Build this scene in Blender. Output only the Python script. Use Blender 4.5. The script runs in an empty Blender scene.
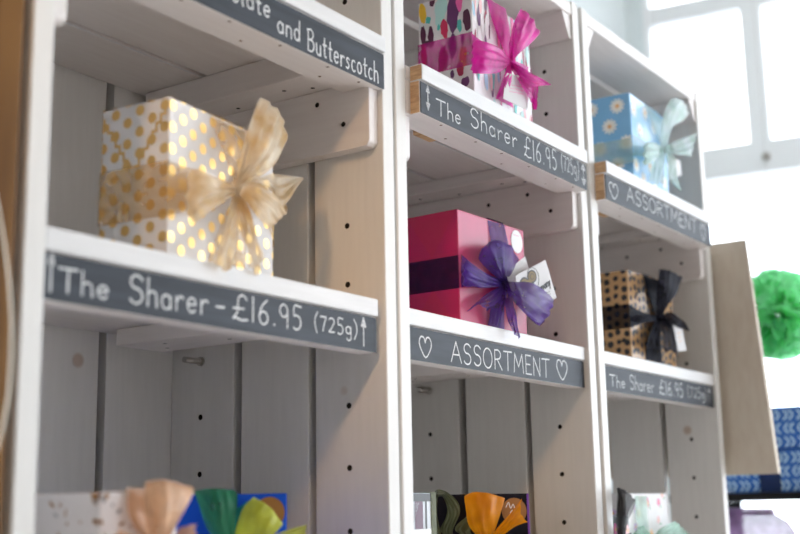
import bpy, bmesh, math, random
from mathutils import Vector, Matrix
random.seed(7)
SC = bpy.context.scene
COL = SC.collection
GIFTS={'gold': (0.1551, 0.0327, -0.0158, 0.0855, 0.1314, 0.0645, 0.1254), 'mag': (0.576, 0.0434, -0.0158, -0.0451, 0.1314, 0.0645, 0.1254), 'abs': (0.5589, 0.0088, 0.208, 0.0223, 0.1314, 0.0645, 0.1254), 'daisy': (0.9485, 0.0037, 0.2066, 0.0365, 0.1314, 0.0645, 0.1254), 'leo': (0.9906, 0.0381, -0.0158, -0.063, 0.1314, 0.0645, 0.1254), 'white': (0.0754, 0.006, -0.3019, 0.0, 0.0675, 0.1314, 0.1254), 'blue': (0.1892, 0.1179, -0.3019, -0.733, 0.1314, 0.0645, 0.1254), 'plaid': (0.4157, 0.02, -0.3019, 0.0, 0.0645, 0.1314, 0.1254), 'black': (0.5844, 0.1179, -0.3019, -0.733, 0.1314, 0.0645, 0.1254), 'floral': (0.9275, 0.03, -0.3019, 0.0, 0.1314, 0.0645, 0.1254), 'dark': (0.823, 0.01, -0.3019, 0.0, 0.0645, 0.1051, 0.1003)}
BOWS={'gold':[('bow_loop','champ',[[(69.3,69.1,8),(74.4,73.2,9)],[(59.4,84.7,20),(69.4,76.2,24)],[(53.2,107.5,30),(62.7,94.5,38),(78.7,86.1,36)],[(71.5,132.9,24),(89.7,125.2,32),(109.3,115.5,28)],[(90.3,147.7,18),(112.4,140.3,20),(118.0,118.8,22)],[(97.6,135.3,6),(115.6,125.6,8),(126.9,107.3,8)],[(84.7,97.3,5),(108.9,90.0,5)],[(74.6,72.3,5),(79.8,71.0,5)]]),('bow_loop','champ',[[(71.9,72.8,8),(71.9,67.2,8)],[(27.4,67.1,24),(25.2,43.7,26)],[(9.1,68.7,20),(-0.1,43.5,26),(8.9,30.0,20)],[(10.0,68.6,12),(7.1,48.5,12),(12.0,33.2,12)],[(45.9,72.2,4),(46.3,53.6,4)],[(75.9,73.5,4),(76.0,70.3,4)]]),('bow_loop','champ',[[(74.4,72.6,8),(73.2,66.7,8)],[(80.0,75.0,22),(64.3,52.8,26)],[(98.4,68.1,26),(77.1,42.6,28)],[(118.0,58.2,22),(96.1,41.6,22)],[(129.8,73.9,10),(102.1,54.9,10)],[(81.1,73.9,4),(79.8,69.6,4)]]),('bow_tail','champ',[[(75.7,74.6,7),(77.1,70.1,7)],[(96.3,84.8,14),(101.7,75.2,16)],[(111.2,90.2,18),(118.1,65.0,20)],[(145.5,94.6,20),(145.5,92.9,20)]]),('bow_tail','champ',[[(68.1,68.0,8),(75.8,68.1,8)],[(45.4,37.6,18),(57.4,39.8,20)],[(20.6,10.4,30),(39.2,15.0,32)],[(6.0,-1.6,37),(19.7,-6.7,38),(27.8,1.9,38)]]),('bow_tail','champ',[[(70.6,67.8,8),(77.0,69.2,8)],[(59.9,40.3,20),(72.4,44.1,22)],[(51.4,17.2,32),(69.0,21.9,32)],[(45.9,5.0,38),(55.7,-4.0,39),(64.6,11.2,38)]]),('ribbon_wrap','champ',[[(47.6,122.6,1),(68.9,122.8,1),(92.5,123.1,1)],[(55.2,97.8,6),(61.0,99.9,12),(83.2,103.3,6)],[(72.0,73.1,6),(78.4,73.0,6)]]),('ribbon_wrap','champ',[[(-2.1,75.7,1),(-2.0,55.5,1),(-2.0,34.8,1)],[(29.0,74.1,6),(23.0,58.2,11),(29.6,47.4,6)],[(72.0,72.3,6),(72.0,68.4,6)]]),('ribbon_wrap','champ',[[(74.6,69.9,5),(79.8,71.0,5)],[(55.0,38.9,5),(64.7,38.0,9),(87.9,43.0,5)],[(46.2,9.4,1),(70.7,11.2,1),(93.7,11.8,1)]]),('ribbon_wrap','champ',[[(79.7,74.2,5),(79.8,70.2,5)],[(100.8,76.6,5),(100.9,64.3,5)],[(130.6,78.8,1),(130.7,43.6,1)]])],'mag':[('bow_loop','purple',[[(68.9,58.2,8),(77.9,59.4,8)],[(29.8,65.4,16),(37.7,68.5,26),(79.3,70.8,18)],[(17.8,73.9,12),(19.8,85.7,20),(38.2,94.8,22),(68.7,94.2,20),(93.8,84.9,14)],[(35.6,75.0,4),(47.3,86.9,4),(68.3,94.5,4),(92.1,94.0,4),(108.2,85.0,4)],[(74.4,60.0,4),(84.5,61.4,4)]]),('bow_loop','purple',[[(73.7,59.3,9),(73.2,53.0,9)],[(73.3,57.0,22),(60.9,38.5,24)],[(85.1,55.5,34),(63.0,37.4,40),(66.7,22.6,34)],[(117.5,48.5,34),(94.5,30.3,40),(92.6,12.9,34)],[(147.2,45.6,26),(130.7,27.5,28),(113.5,14.4,26)],[(143.9,50.3,14),(128.3,33.1,14),(116.3,21.1,14)],[(103.9,57.7,10),(94.3,36.5,10)],[(79.5,59.1,6),(79.2,54.8,6)]]),('bow_loop','purple',[[(71.1,59.1,8),(69.6,52.7,8)],[(20.6,58.1,20),(14.1,42.3,22)],[(-8.6,67.4,18),(-21.8,51.9,24),(-11.9,40.9,18)],[(-2.2,68.4,10),(-5.2,55.6,10),(-4.5,42.4,10)],[(40.7,60.8,4),(39.1,49.6,4)],[(76.5,59.2,4),(76.2,55.2,4)]]),('bow_tail','purple',[[(67.1,53.5,8),(73.8,52.4,8)],[(28.9,39.3,14),(42.6,30.8,16)],[(-1.1,17.3,10),(13.4,26.0,14),(33.4,22.0,12)]]),('bow_tail','purple',[[(70.6,53.3,9),(79.5,53.1,9)],[(56.2,30.9,18),(65.4,33.8,22)],[(27.8,10.2,40),(37.5,15.1,42)],[(19.7,-3.5,49),(32.4,-11.5,50)]]),('bow_tail','purple',[[(66.0,52.2,8),(74.8,52.8,8)],[(45.6,30.5,10),(62.6,30.7,14)],[(43.7,11.6,6),(54.0,9.8,8),(67.3,8.7,6)]]),('ribbon_wrap','purple',[[(57.1,123.5,0.8),(74.3,124.3,0.8),(91.3,124.5,0.8)],[(61.2,95.1,2),(77.8,94.8,3),(97.1,96.6,2)],[(67.2,61.6,6),(84.0,62.5,6)]]),('ribbon_wrap','purple',[[(4.0,78.0,0.8),(3.1,61.3,0.8),(2.2,43.9,0.8)],[(34.5,65.3,5),(29.3,55.9,8),(33.5,48.1,5)],[(70.7,59.8,6),(70.2,53.0,6)]]),('ribbon_wrap','purple',[[(70.9,53.8,5),(82.5,55.4,5)],[(55.5,29.7,3),(80.4,31.4,3)],[(50.2,10.6,0.8),(83.4,7.6,0.8)]]),('ribbon_wrap','purple',[[(82.8,60.5,5),(82.4,54.8,5)],[(126.8,70.7,0.8),(125.7,48.7,0.8)]])],'abs':[('bow_loop','pink',[[(64.3,66.8,9),(63.9,62.4,9)],[(18.6,63.2,22),(12.7,34.3,24)],[(-22.5,54.6,26),(-38.6,30.8,34),(-24.8,20.6,26)],[(-27.4,56.3,16),(-35.7,36.5,18),(-33.2,20.7,16)],[(16.5,69.4,5),(15.5,53.9,5),(14.5,39.5,5)],[(71.1,69.3,5),(70.8,65.7,5)]]),('bow_loop','pink',[[(64.2,66.3,9),(71.6,68.1,9)],[(47.3,78.4,20),(55.9,66.6,24)],[(39.5,97.5,28),(43.1,83.2,36),(74.8,84.5,30)],[(72.7,126.3,20),(90.9,120.0,24),(112.5,110.2,22)],[(84.8,118.0,8),(100.2,111.5,8),(115.8,103.6,8)],[(79.1,92.3,5),(92.1,84.9,5)],[(74.3,70.8,5),(79.5,72.0,5)]]),('bow_tail','pink',[[(67.3,66.0,9),(65.9,61.3,9)],[(72.3,58.3,20),(62.0,44.0,22)],[(89.0,53.8,26),(80.9,37.1,28)],[(119.3,50.5,30),(91.9,41.6,28)]]),('bow_tail','pink',[[(70.2,66.4,8),(65.8,62.0,8)],[(86.5,56.0,18),(61.3,38.0,20)],[(97.9,48.0,24),(72.3,28.0,24)],[(90.4,27.7,26),(81.1,21.8,24)],[(86.0,14.0,26),(82.7,13.6,26)]]),('bow_tail','pink',[[(62.8,62.3,8),(69.0,63.5,8)],[(36.5,36.8,14),(50.2,38.1,16)],[(33.8,15.4,8),(45.3,21.9,10),(57.4,19.1,8)]]),('ribbon_wrap','pink',[[(31.9,127.4,0.8),(52.9,129.4,0.8),(76.0,130.4,0.8)],[(41.8,100.6,3),(56.4,102.3,6),(78.9,108.1,3)],[(64.9,67.7,6),(75.4,70.5,6)]]),('ribbon_wrap','pink',[[(-2.8,77.2,0.8),(-2.4,60.6,0.8),(-3.6,42.1,0.8)],[(31.0,69.1,5),(29.5,47.7,5)],[(66.5,67.7,6),(66.2,63.8,6)]]),('ribbon_wrap','pink',[[(66.6,64.1,5),(77.0,66.6,5)],[(54.8,39.7,3),(78.0,44.1,3)],[(45.1,20.0,0.8),(85.6,20.9,0.8)]]),('ribbon_wrap','pink',[[(79.0,71.3,5),(78.7,67.9,5)],[(124.6,79.1,0.8),(123.9,59.3,0.8)]])],'daisy':[('bow_loop','mint',[[(89.2,71.6,9),(105.8,75.2,9)],[(58.9,84.7,20),(89.0,94.7,24)],[(54.4,109.2,26),(72.9,117.1,34),(128.8,117.6,28)],[(96.0,137.3,20),(123.5,147.9,24),(152.7,145.8,24),(174.0,141.3,20)],[(117.2,129.0,6),(152.0,138.6,6),(190.9,140.1,6)],[(106.8,100.0,5),(139.6,110.1,5)],[(102.6,76.3,5),(114.3,78.6,5)]]),('bow_loop','mint',[[(91.0,72.6,9),(90.1,67.5,9)],[(26.4,60.6,22),(12.4,32.1,24)],[(1.6,55.8,18),(-18.2,34.5,22),(-8.2,22.0,18)],[(40.0,64.9,6),(33.8,49.5,6),(33.2,36.5,6)],[(100.9,75.2,5),(100.2,71.6,5)]]),('bow_tail','mint',[[(96.0,73.9,9),(95.2,69.7,9)],[(97.4,78.9,20),(96.7,62.0,22)],[(132.5,93.4,26),(118.6,64.6,28)],[(184.3,113.6,28),(160.5,91.0,30),(149.1,69.7,28)]]),('bow_tail','mint',[[(98.5,72.7,8),(108.6,75.2,8)],[(75.6,46.5,20),(99.1,53.2,22)],[(73.6,23.2,22),(95.7,30.7,24)],[(108.7,13.1,24),(107.2,13.9,24)]]),('bow_tail','mint',[[(90.2,70.6,8),(103.3,72.4,8)],[(32.8,37.3,14),(64.2,38.8,16)],[(33.8,13.7,8),(67.7,12.9,8)]]),('ribbon_wrap','mint',[[(53.7,124.5,0.8),(84.1,122.3,0.8),(118.1,121.4,0.8)],[(68.4,98.7,4),(85.4,99.8,7),(114.5,105.1,4)],[(95.6,74.3,6),(109.7,77.3,6)]]),('ribbon_wrap','mint',[[(0.9,68.9,0.8),(0.2,55.0,0.8),(-0.7,39.8,0.8)],[(39.3,66.9,5),(36.2,48.0,5)],[(98.1,74.9,6),(97.3,70.7,6)]]),('ribbon_wrap','mint',[[(98.9,73.3,5),(113.9,76.5,5)],[(59.8,31.9,0.8),(108.8,23.1,0.8)]]),('ribbon_wrap','mint',[[(114.3,78.6,5),(113.6,74.9,5)],[(145.0,84.0,0.8),(139.9,56.3,0.8)]])],'leo':[('bow_loop','black',[[(60.0,67.3,9),(72.5,68.7,9)],[(41.1,86.3,20),(64.0,81.8,24)],[(29.4,112.5,28),(41.9,103.6,36),(77.4,98.0,30)],[(50.7,130.1,20),(73.0,130.8,26),(117.7,128.4,22)],[(79.2,122.3,6),(107.2,119.0,6),(128.3,108.9,6)],[(74.1,92.2,5),(100.0,89.8,5)],[(69.7,69.4,5),(79.8,70.6,5)]]),('bow_loop','black',[[(59.7,70.1,9),(58.8,62.8,9)],[(14.9,65.2,16),(9.6,55.8,18)],[(-6.6,62.4,10),(-9.2,54.6,10)],[(39.4,67.5,4),(38.5,61.1,4)],[(70.1,70.7,4),(69.4,65.0,4)]]),('bow_tail','black',[[(74.2,72.3,9),(72.0,65.1,9)],[(81.1,76.8,20),(71.5,60.8,22)],[(95.6,68.6,26),(86.1,54.9,28)],[(114.9,53.7,28),(103.4,55.3,28)]]),('bow_tail','black',[[(68.2,64.7,9),(81.0,67.5,9)],[(49.0,46.3,20),(76.8,54.5,22)],[(48.3,27.1,22),(85.6,35.9,24)],[(57.6,20.0,20),(72.4,23.9,22),(93.0,14.9,20)]]),('bow_tail','black',[[(55.8,63.3,9),(69.4,63.9,9)],[(21.4,38.7,14),(46.9,37.0,16)],[(21.7,24.4,10),(39.6,24.5,12),(66.8,24.5,10)]]),('ribbon_wrap','black',[[(42.9,124.3,0.8),(65.3,123.8,0.8),(88.2,123.4,0.8)],[(51.4,98.0,3),(63.5,96.5,5),(82.0,97.7,3)],[(64.1,70.1,6),(79.0,70.9,6)]]),('ribbon_wrap','black',[[(-2.5,79.2,0.8),(-2.0,64.5,0.8),(-1.6,49.0,0.8)],[(31.0,72.0,4),(29.1,56.8,4)],[(64.2,70.9,6),(63.2,63.6,6)]]),('ribbon_wrap','black',[[(64.3,65.5,5),(81.7,66.3,5)],[(40.0,33.6,3),(82.8,34.9,3)],[(36.7,10.5,0.8),(87.5,9.3,0.8)]]),('ribbon_wrap','black',[[(82.5,72.3,5),(81.7,66.3,5)],[(135.1,74.4,0.8),(134.3,51.4,0.8)]])],'white':[('bow_loop','peach',[[(39.1,87.8,9),(44.7,87.6,9)],[(21.3,105.2,20),(19.1,108.1,34),(42.6,104.7,26)],[(11.1,123.4,26),(19.8,125.6,36),(47.8,118.6,30)],[(17.5,130.5,20),(29.7,132.4,26),(57.1,127.3,24)],[(27.3,128.4,12),(45.0,129.4,12),(67.4,125.0,12)],[(39.2,108.1,5),(60.6,107.7,5)],[(43.5,87.9,5),(48.2,87.4,5)]]),('bow_loop','peach',[[(40.2,89.3,9),(40.3,86.2,9)],[(11.2,97.9,22),(9.6,87.5,24)],[(-1.6,102.7,18),(-1.0,86.4,18)],[(27.7,94.4,5),(27.9,86.7,5)],[(44.2,88.8,5),(44.2,86.6,5)]]),('bow_tail','peach',[[(42.4,89.2,9),(42.5,86.9,9)],[(42.4,97.0,22),(42.8,90.8,24)],[(44.9,102.8,26),(56.4,104.1,28),(52.1,93.6,28)]]),('ribbon_wrap','peach',[[(20.7,128.3,0.8),(30.6,128.1,0.8),(39.8,127.8,0.8)],[(21.7,108.4,4),(28.4,108.3,6),(40.2,106.5,4)],[(41.0,89.0,6),(46.5,88.3,6)]])],'blue':[('bow_loop','green',[[(85.0,82.5,9),(90.6,82.3,9)],[(68.8,99.5,22),(77.0,101.2,32),(89.1,99.1,22)],[(61.8,117.7,26),(74.8,119.3,34),(89.4,115.4,26)],[(59.3,128.1,16),(74.1,129.7,20),(89.1,128.1,16)],[(64.4,116.0,6),(77.5,115.8,6),(89.8,115.6,6)],[(85.8,83.1,5),(90.7,83.0,5)]]),('bow_loop','lime',[[(86.9,83.3,9),(91.6,81.4,9)],[(90.9,102.7,22),(101.1,95.3,30),(111.2,87.7,24)],[(94.8,115.3,28),(107.7,107.8,36),(119.1,96.6,28)],[(103.2,122.6,20),(114.9,115.0,24),(125.3,102.3,20)],[(98.1,113.5,8),(109.5,105.9,8),(120.0,96.4,8)],[(88.1,83.2,5),(91.5,81.8,5)]]),('bow_loop','teal',[[(86.7,83.3,7),(89.9,82.3,7)],[(88.1,100.8,14),(95.1,102.5,18)],[(89.8,113.7,14),(103.4,122.3,18)],[(92.9,106.2,4),(102.4,107.9,4)],[(88.2,83.7,4),(90.4,82.9,4)]]),('bow_tail','lime',[[(90.6,83.3,9),(90.7,80.9,9)],[(107.7,89.5,22),(109.4,84.1,24)],[(125.9,97.4,26),(129.4,89.1,28)],[(142.0,101.6,28),(140.7,94.0,28)]]),('ribbon_wrap','green',[[(72.2,127.7,0.8),(93.1,127.4,0.8)],[(79.7,102.7,4),(92.9,102.5,4)],[(85.3,83.3,6),(91.9,82.6,6)]])],'black':[('bow_loop','olive',[[(50.1,74.0,9),(53.8,73.9,9)],[(24.9,83.4,18),(32.5,83.2,20)],[(19.9,107.4,24),(24.7,106.5,26)],[(19.7,121.9,28),(24.5,119.6,28)],[(25.2,130.1,26),(26.2,123.2,28)],[(35.9,128.1,22),(32.4,121.8,24)],[(47.8,118.7,18),(36.0,110.6,22)],[(52.0,106.8,14),(35.8,102.0,18)],[(44.7,87.9,10),(31.6,88.3,14)],[(51.4,74.3,6),(53.8,74.2,6)]]),('bow_loop','orange',[[(77.9,76.8,9),(83.5,75.8,9)],[(60.2,92.9,20),(70.0,96.2,30),(86.8,90.6,22)],[(54.3,110.2,26),(68.0,111.6,38),(89.8,104.4,28)],[(55.5,123.2,18),(64.6,127.6,26),(81.5,125.3,26),(98.6,120.6,18)],[(64.6,113.6,8),(79.5,113.3,8),(95.2,106.0,8)],[(68.6,94.3,5),(89.1,92.1,5)],[(80.0,77.0,5),(84.1,76.2,5)]]),('bow_tail','orange',[[(81.7,77.6,9),(83.1,75.3,9)],[(86.9,88.9,20),(96.3,85.2,22)],[(99.3,103.3,26),(106.6,92.8,28)],[(114.0,119.9,26),(111.8,105.7,28),(118.3,96.6,28)]]),('bow_tail','olive',[[(76.7,76.8,7),(80.4,75.6,7)],[(46.9,89.6,12),(61.9,87.6,14)],[(61.2,104.1,12),(71.5,97.8,14)],[(79.4,117.9,10),(79.6,113.3,10)]]),('ribbon_wrap','orange',[[(72.7,121.4,0.8),(97.2,121.1,0.8)],[(75.1,101.2,3),(92.9,100.8,3)],[(78.0,77.6,6),(84.5,76.9,6)]])],'floral':[('bow_loop','mint2',[[(43.4,63.5,9),(52.8,63.2,9)],[(47.6,81.2,22),(64.5,68.2,24)],[(77.7,89.6,26),(109.8,72.3,28)],[(113.0,89.9,16),(151.6,73.1,18)],[(103.6,78.2,5),(122.3,70.2,5)],[(54.9,63.5,5),(62.4,63.3,5)]]),('bow_loop','mint2',[[(34.4,65.6,9),(43.4,63.5,9)],[(9.3,82.2,12),(7.3,70.0,14)],[(-3.8,81.7,12),(-12.9,68.9,14)],[(4.1,78.0,8),(0.8,67.6,8)],[(23.5,76.6,5),(26.1,69.4,5)],[(45.8,65.2,5),(53.0,63.6,5)]]),('bow_tail','mint2',[[(39.1,65.5,9),(50.5,64.2,9)],[(17.9,78.5,10),(34.0,79.8,12)],[(6.7,84.9,10),(21.3,86.9,12)]]),('ribbon_wrap','mint2',[[(24.3,122.2,0.8),(43.6,122.2,0.8),(63.3,122.1,0.8)],[(20.7,94.5,3),(57.6,93.8,3)],[(41.6,65.4,6),(55.5,64.9,6)]])],'dark':[('bow_loop','smoke',[[(11.2,71.4,9),(21.4,71.1,9)],[(-11.0,96.4,20),(-24.2,85.3,30),(-0.4,86.4,24)],[(-18.0,117.5,24),(-23.6,112.5,34),(9.9,102.5,28)],[(-2.2,129.9,18),(-4.2,130.3,22),(15.0,124.0,24),(43.9,116.5,18)],[(18.4,116.0,8),(31.0,110.9,8),(49.0,103.9,8)],[(21.0,71.5,5),(28.4,71.2,5)]]),('bow_loop','smoke',[[(15.3,71.3,9),(19.9,69.5,9)],[(14.6,77.9,16),(7.2,71.6,18)],[(27.1,80.8,18),(19.3,72.8,20)],[(39.6,77.2,5),(36.6,71.0,5)],[(25.8,70.6,5),(29.0,69.5,5)]]),('ribbon_wrap','smoke',[[(34.3,107.6,0.8),(42.6,107.5,0.8),(51.0,107.4,0.8)],[(27.1,84.2,3),(35.4,84.0,3)],[(19.7,72.8,6),(27.9,72.6,6)]])]}
KNOTS={'gold':(75.1,71.2,6),'mag':(74.9,57.0,6),'abs':(71.7,68.0,6),'daisy':(103.6,74.3,6),'leo':(72.5,68.2,6),'white':(44.7,88.5,6),'blue':(89.5,82.6,6),'black':(81.0,76.6,6),'floral':(52.3,64.4,6),'dark':(24.6,69.9,6)}
BANDS={'gold': (76.6, 35.5), 'mag': (76.8, 43.0), 'abs': (79.3, 43.9), 'daisy': (64.1, 30.9), 'leo': (80.0, 48.8)}
TAGS={'mag': [(72.4, 62.9, 22), (124.7, 87.0, 30), (145.8, 48.2, 30), (92.4, 25.1, 22)], 'abs': [(44.6, 45.4, 14), (88.5, 51.1, 20), (78.8, 12.7, 20), (36.3, 14.8, 14)], 'daisy': [(89.0, 59.3, 14), (126.7, 60.1, 20), (128.7, 40.3, 20), (92.6, 25.9, 14)], 'leo': [(76.3, 58.4, 24), (96.1, 63.1, 26), (108.6, 26.8, 26), (86.9, 23.4, 24)]}
TAG2=[(67.8, 67.2, 14), (102.4, 89.3, 18), (120.4, 57.1, 18), (85.1, 35.9, 14)]
LABELS={'LA': [('^', 24.6, 29.1, -56.0, -31.6), ('The', 32.8, 74.0, -54.9, -39.8), ('Sharer', 90.3, 165.3, -54.0, -35.5), ('-', 172.2, 182.8, -54.4, -37.1), ('£16.95', 189.7, 269.8, -53.3, -35.0), ('(725g)', 284.7, 341.3, -52.8, -37.7), ('^', 346.7, 353.7, -57.2, -34.1)], 'MB': [('|', 34.8, 41.6, 167.3, 189.6), ('The', 52.4, 96.4, 166.8, 182.0), ('Sharer', 113.1, 209.4, 171.4, 190.4), ('£16.95', 221.6, 297.3, 167.1, 189.1), ('(725g)', 308.2, 351.9, 169.9, 190.6), ('|', 357.8, 369.6, 166.4, 189.8)], 'MA': [('@', 42.4, 63.5, -57.4, -38.7), ('ASSORTMENT', 96.8, 295.1, -56.9, -37.7), ('@', 311.2, 337.6, -56.5, -35.4)], 'RB': [('@', 24.6, 50.3, 163.9, 183.2), ('ASSORTMENT', 75.2, 303.8, 169.9, 187.9), ('@', 317.7, 336.8, 163.9, 186.5)], 'RA': [('The', 38.3, 81.1, -55.1, -41.6), ('Sharer', 94.1, 166.0, -54.6, -37.8), ('£16.95', 183.1, 262.4, -54.3, -36.9), ('(725g)', 278.1, 348.9, -53.6, -37.0), ('^', 355.5, 362.7, -53.7, -34.6)], 'LB': [('Butterscotch', 270.3, 369.1, 175.4, 193.5), ('and', 232.9, 261.4, 178.6, 195.7), ('Chocolate', 136.4, 224.6, 186.2, 202.3)]}
CAM=([-0.45239, -0.57558, -0.19], [0.560361, -0.828041, -0.018535], [-0.152586, -0.125203, 0.980327], [0.814072, 0.546509, 0.196506], 1208.88)
ABS=[(58.7, 113.3, 4.1, 11.4, 'yellow'), (46.4, 124.3, 3.4, 5.4, 'maroon'), (52.0, 104.3, 3.2, 3.6, 'teal'), (36.5, 111.9, 7.3, 16.0, 'aqua'), (22.4, 105.3, 7.3, 18.0, 'plum'), (5.6, 93.0, 4.5, 11.0, 'maroon'), (14.6, 89.4, 2.7, 6.4, 'teal'), (32.6, 90.2, 4.5, 9.0, 'red'), (58.5, 88.1, 3.2, 9.6, 'maroon'), (49.3, 85.9, 3.6, 9.6, 'maroon'), (54.1, 78.7, 6.4, 2.8, 'maroon'), (23.5, 69.6, 5.0, 11.0, 'plum'), (11.8, 73.6, 2.3, 4.4, 'plum'), (11.3, 57.2, 4.5, 8.0, 'orange'), (10.5, 46.3, 4.1, 2.4, 'yellow'), (35.1, 57.9, 5.7, 12.0, 'crimson'), (58.4, 66.2, 3.6, 11.0, 'red'), (15.1, 42.3, 4.1, 7.0, 'crimson'), (24.5, 38.3, 2.3, 4.0, 'plum'), (9.4, 26.9, 4.5, 5.0, 'plum'), (13.8, 115.6, 4.1, 10.0, 'pink'), (39.3, 92.9, 1.8, 3.2, 'teal')]
DAIS=[(17.3, 109.7), (29.3, 84.1), (7.4, 58.8), (43.7, 55.6), (20.9, 32.3), (53.7, 110.7)]
SKY = 6.6; WARM = 100; FSTOP = 4.8; EXPO = -0.2; WARMFILL = 6; SASHFILL = 2.3
BLX, BLZ, BKX, BKZ = .1178, .1110, .1145, .1075
# ------------------------------------------------------------------ materials
def mat(name, build):
    m = bpy.data.materials.new(name); m.use_nodes = True
    nt = m.node_tree; nt.nodes.clear()
    out = nt.nodes.new('ShaderNodeOutputMaterial')
    sh = build(nt)
    nt.links.new(sh.outputs[0], out.inputs[0])
    return m
def N(nt, t, **kw):
    n = nt.nodes.new(t)
    for k, v in kw.items():
        if k in n.inputs: n.inputs[k].default_value = v
        else: setattr(n, k, v)
    return n
def rgba(c): return (c[0], c[1], c[2], 1.0)
def pbr(nt, c, r=.5, **kw):
    n = nt.nodes.new('ShaderNodeBsdfPrincipled')
    n.inputs['Base Color'].default_value = rgba(c); n.inputs['Roughness'].default_value = r
    for k, v in kw.items(): n.inputs[k.replace('_', ' ')].default_value = v
    return n
def noise_mix(nt, c1, c2, scale, vec_scale=(1, 1, 1), lo=.4, hi=.65, detail=4):
    tc = N(nt, 'ShaderNodeTexCoord'); mp = N(nt, 'ShaderNodeMapping'); mp.inputs['Scale'].default_value = vec_scale
    nt.links.new(tc.outputs['Object'], mp.inputs[0])
    nz = N(nt, 'ShaderNodeTexNoise', Scale=scale, Detail=detail); nt.links.new(mp.outputs[0], nz.inputs['Vector'])
    rp = N(nt, 'ShaderNodeValToRGB'); e = rp.color_ramp.elements
    e[0].position = lo; e[0].color = rgba(c1); e[1].position = hi; e[1].color = rgba(c2)
    nt.links.new(nz.outputs['Fac'], rp.inputs[0])
    return rp, nz, mp
def plain(name, c, r=.5, **kw): return mat(name, lambda nt: pbr(nt, c, r, **kw))
def varied(name, c1, c2, scale, r=.5, vs=(1, 1, 1), bump=0, **kw):
    def b(nt):
        rp, nz, mp = noise_mix(nt, c1, c2, scale, vs)
        p = pbr(nt, c1, r, **kw); nt.links.new(rp.outputs[0], p.inputs['Base Color'])
        if bump:
            bp = N(nt, 'ShaderNodeBump', Strength=bump, Distance=.001)
            nt.links.new(nz.outputs['Fac'], bp.inputs['Height']); nt.links.new(bp.outputs[0], p.inputs['Normal'])
        return p
    return mat(name, b)
def painted(name, c1, c2, vs, seed):
    """white paint over knotty pine: faint grain and a few brown knots"""
    def b(nt):
        rp, nz, mp = noise_mix(nt, c1, c2, 28, vs, .35, .7, 5)
        tc = N(nt, 'ShaderNodeTexCoord'); m2 = N(nt, 'ShaderNodeMapping'); m2.inputs['Location'].default_value = (seed, seed * .7, seed * .3)
        nt.links.new(tc.outputs['Object'], m2.inputs[0])
        vo = N(nt, 'ShaderNodeTexVoronoi', Scale=11.0); nt.links.new(m2.outputs[0], vo.inputs['Vector'])
        kr = N(nt, 'ShaderNodeValToRGB'); e = kr.color_ramp.elements
        e[0].position = .05; e[0].color = (1, 1, 1, 1); e[1].position = .085; e[1].color = (0, 0, 0, 1)
        nt.links.new(vo.outputs['Distance'], kr.inputs[0])
        mu = N(nt, 'ShaderNodeMath', operation='MULTIPLY'); mu.inputs[1].default_value = .6
        nt.links.new(kr.outputs[0], mu.inputs[0])
        mx = N(nt, 'ShaderNodeMix', data_type='RGBA')
        nt.links.new(mu.outputs[0], mx.inputs[0]); nt.links.new(rp.outputs[0], mx.inputs[6])
        mx.inputs[7].default_value = (.42, .25, .14, 1)
        p = pbr(nt, c1, .42); nt.links.new(mx.outputs[2], p.inputs['Base Color'])
        bp = N(nt, 'ShaderNodeBump', Strength=.06, Distance=.0008)
        nt.links.new(nz.outputs['Fac'], bp.inputs['Height']); nt.links.new(bp.outputs[0], p.inputs['Normal'])
        return p
    return mat(name, b)
WH1, WH2 = (.79, .775, .75), (.755, .74, .715)
PAINT_V = painted('white_paint_upright', WH1, WH2, (6, 6, .6), 1.3)
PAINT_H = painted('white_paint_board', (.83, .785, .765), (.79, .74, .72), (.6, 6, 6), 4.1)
PAINT_D = painted('white_paint_rail', (.83, .785, .765), (.79, .74, .72), (6, .6, 6), 7.7)
EDGE = varied('white_paint_edge', (.76, .76, .765), (.71, .71, .715), 30, .45, (.5, 6, 6), .08)
ENDGRAIN = varied('raw_pine_end', (.62, .40, .22), (.42, .24, .12), 60, .6, (6, 1, 6), .1)
DARKHOLE = plain('hole_dark', (.02, .016, .012), .9)
STEEL = plain('pin_steel', (.5, .48, .45), .35, Metallic=1.0)
CHALKBOARD = varied('chalkboard_slate', (.022, .028, .039), (.038, .046, .062), 22, .55, (.6, 6, 6), .05, Specular_IOR_Level=.3)
CHALK = varied('chalk', (.80, .81, .82), (.62, .64, .66), 400, .9)
GAPSHADE = varied('gap_shade', (.05, .042, .035), (.035, .03, .025), 12, .8)  # near-black strips for the plank gaps, shade painted in as colour
BROWN = varied('brown_stained_wood', (.20, .095, .026), (.13, .058, .016), 14, .6, (6, 6, .5), .08, Specular_IOR_Level=.15)
WALLM = varied('wall_paint', (.80, .87, .89), (.77, .84, .86), 3, .7)
SASH = varied('sash_paint', (.92, .94, .96), (.90, .92, .94), 8, .4)
CEILM = varied('ceiling_paint', (.62, .60, .56), (.58, .56, .52), 2, .8)
DARKW = varied('brown_shop_wall', (.26, .22, .18), (.22, .18, .15), 3, .8)
SHOPW = varied('shop_wall_paint', (.78, .75, .73), (.74, .71, .69), 3, .8)
FLOORM = varied('floor_boards', (.76, .68, .63), (.70, .62, .57), 6, .5, (1, 12, 1))
def glassm(nt):
    t = N(nt, 'ShaderNodeBsdfTransparent'); g = N(nt, 'ShaderNodeBsdfGlossy', Roughness=.02)
    f = N(nt, 'ShaderNodeFresnel', IOR=1.45); mx = N(nt, 'ShaderNodeMixShader')
    nt.links.new(f.outputs[0], mx.inputs[0]); nt.links.new(t.outputs[0], mx.inputs[1]); nt.links.new(g.outputs[0], mx.inputs[2])
    return mx
GLASS = mat('window_glass', glassm)
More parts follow.
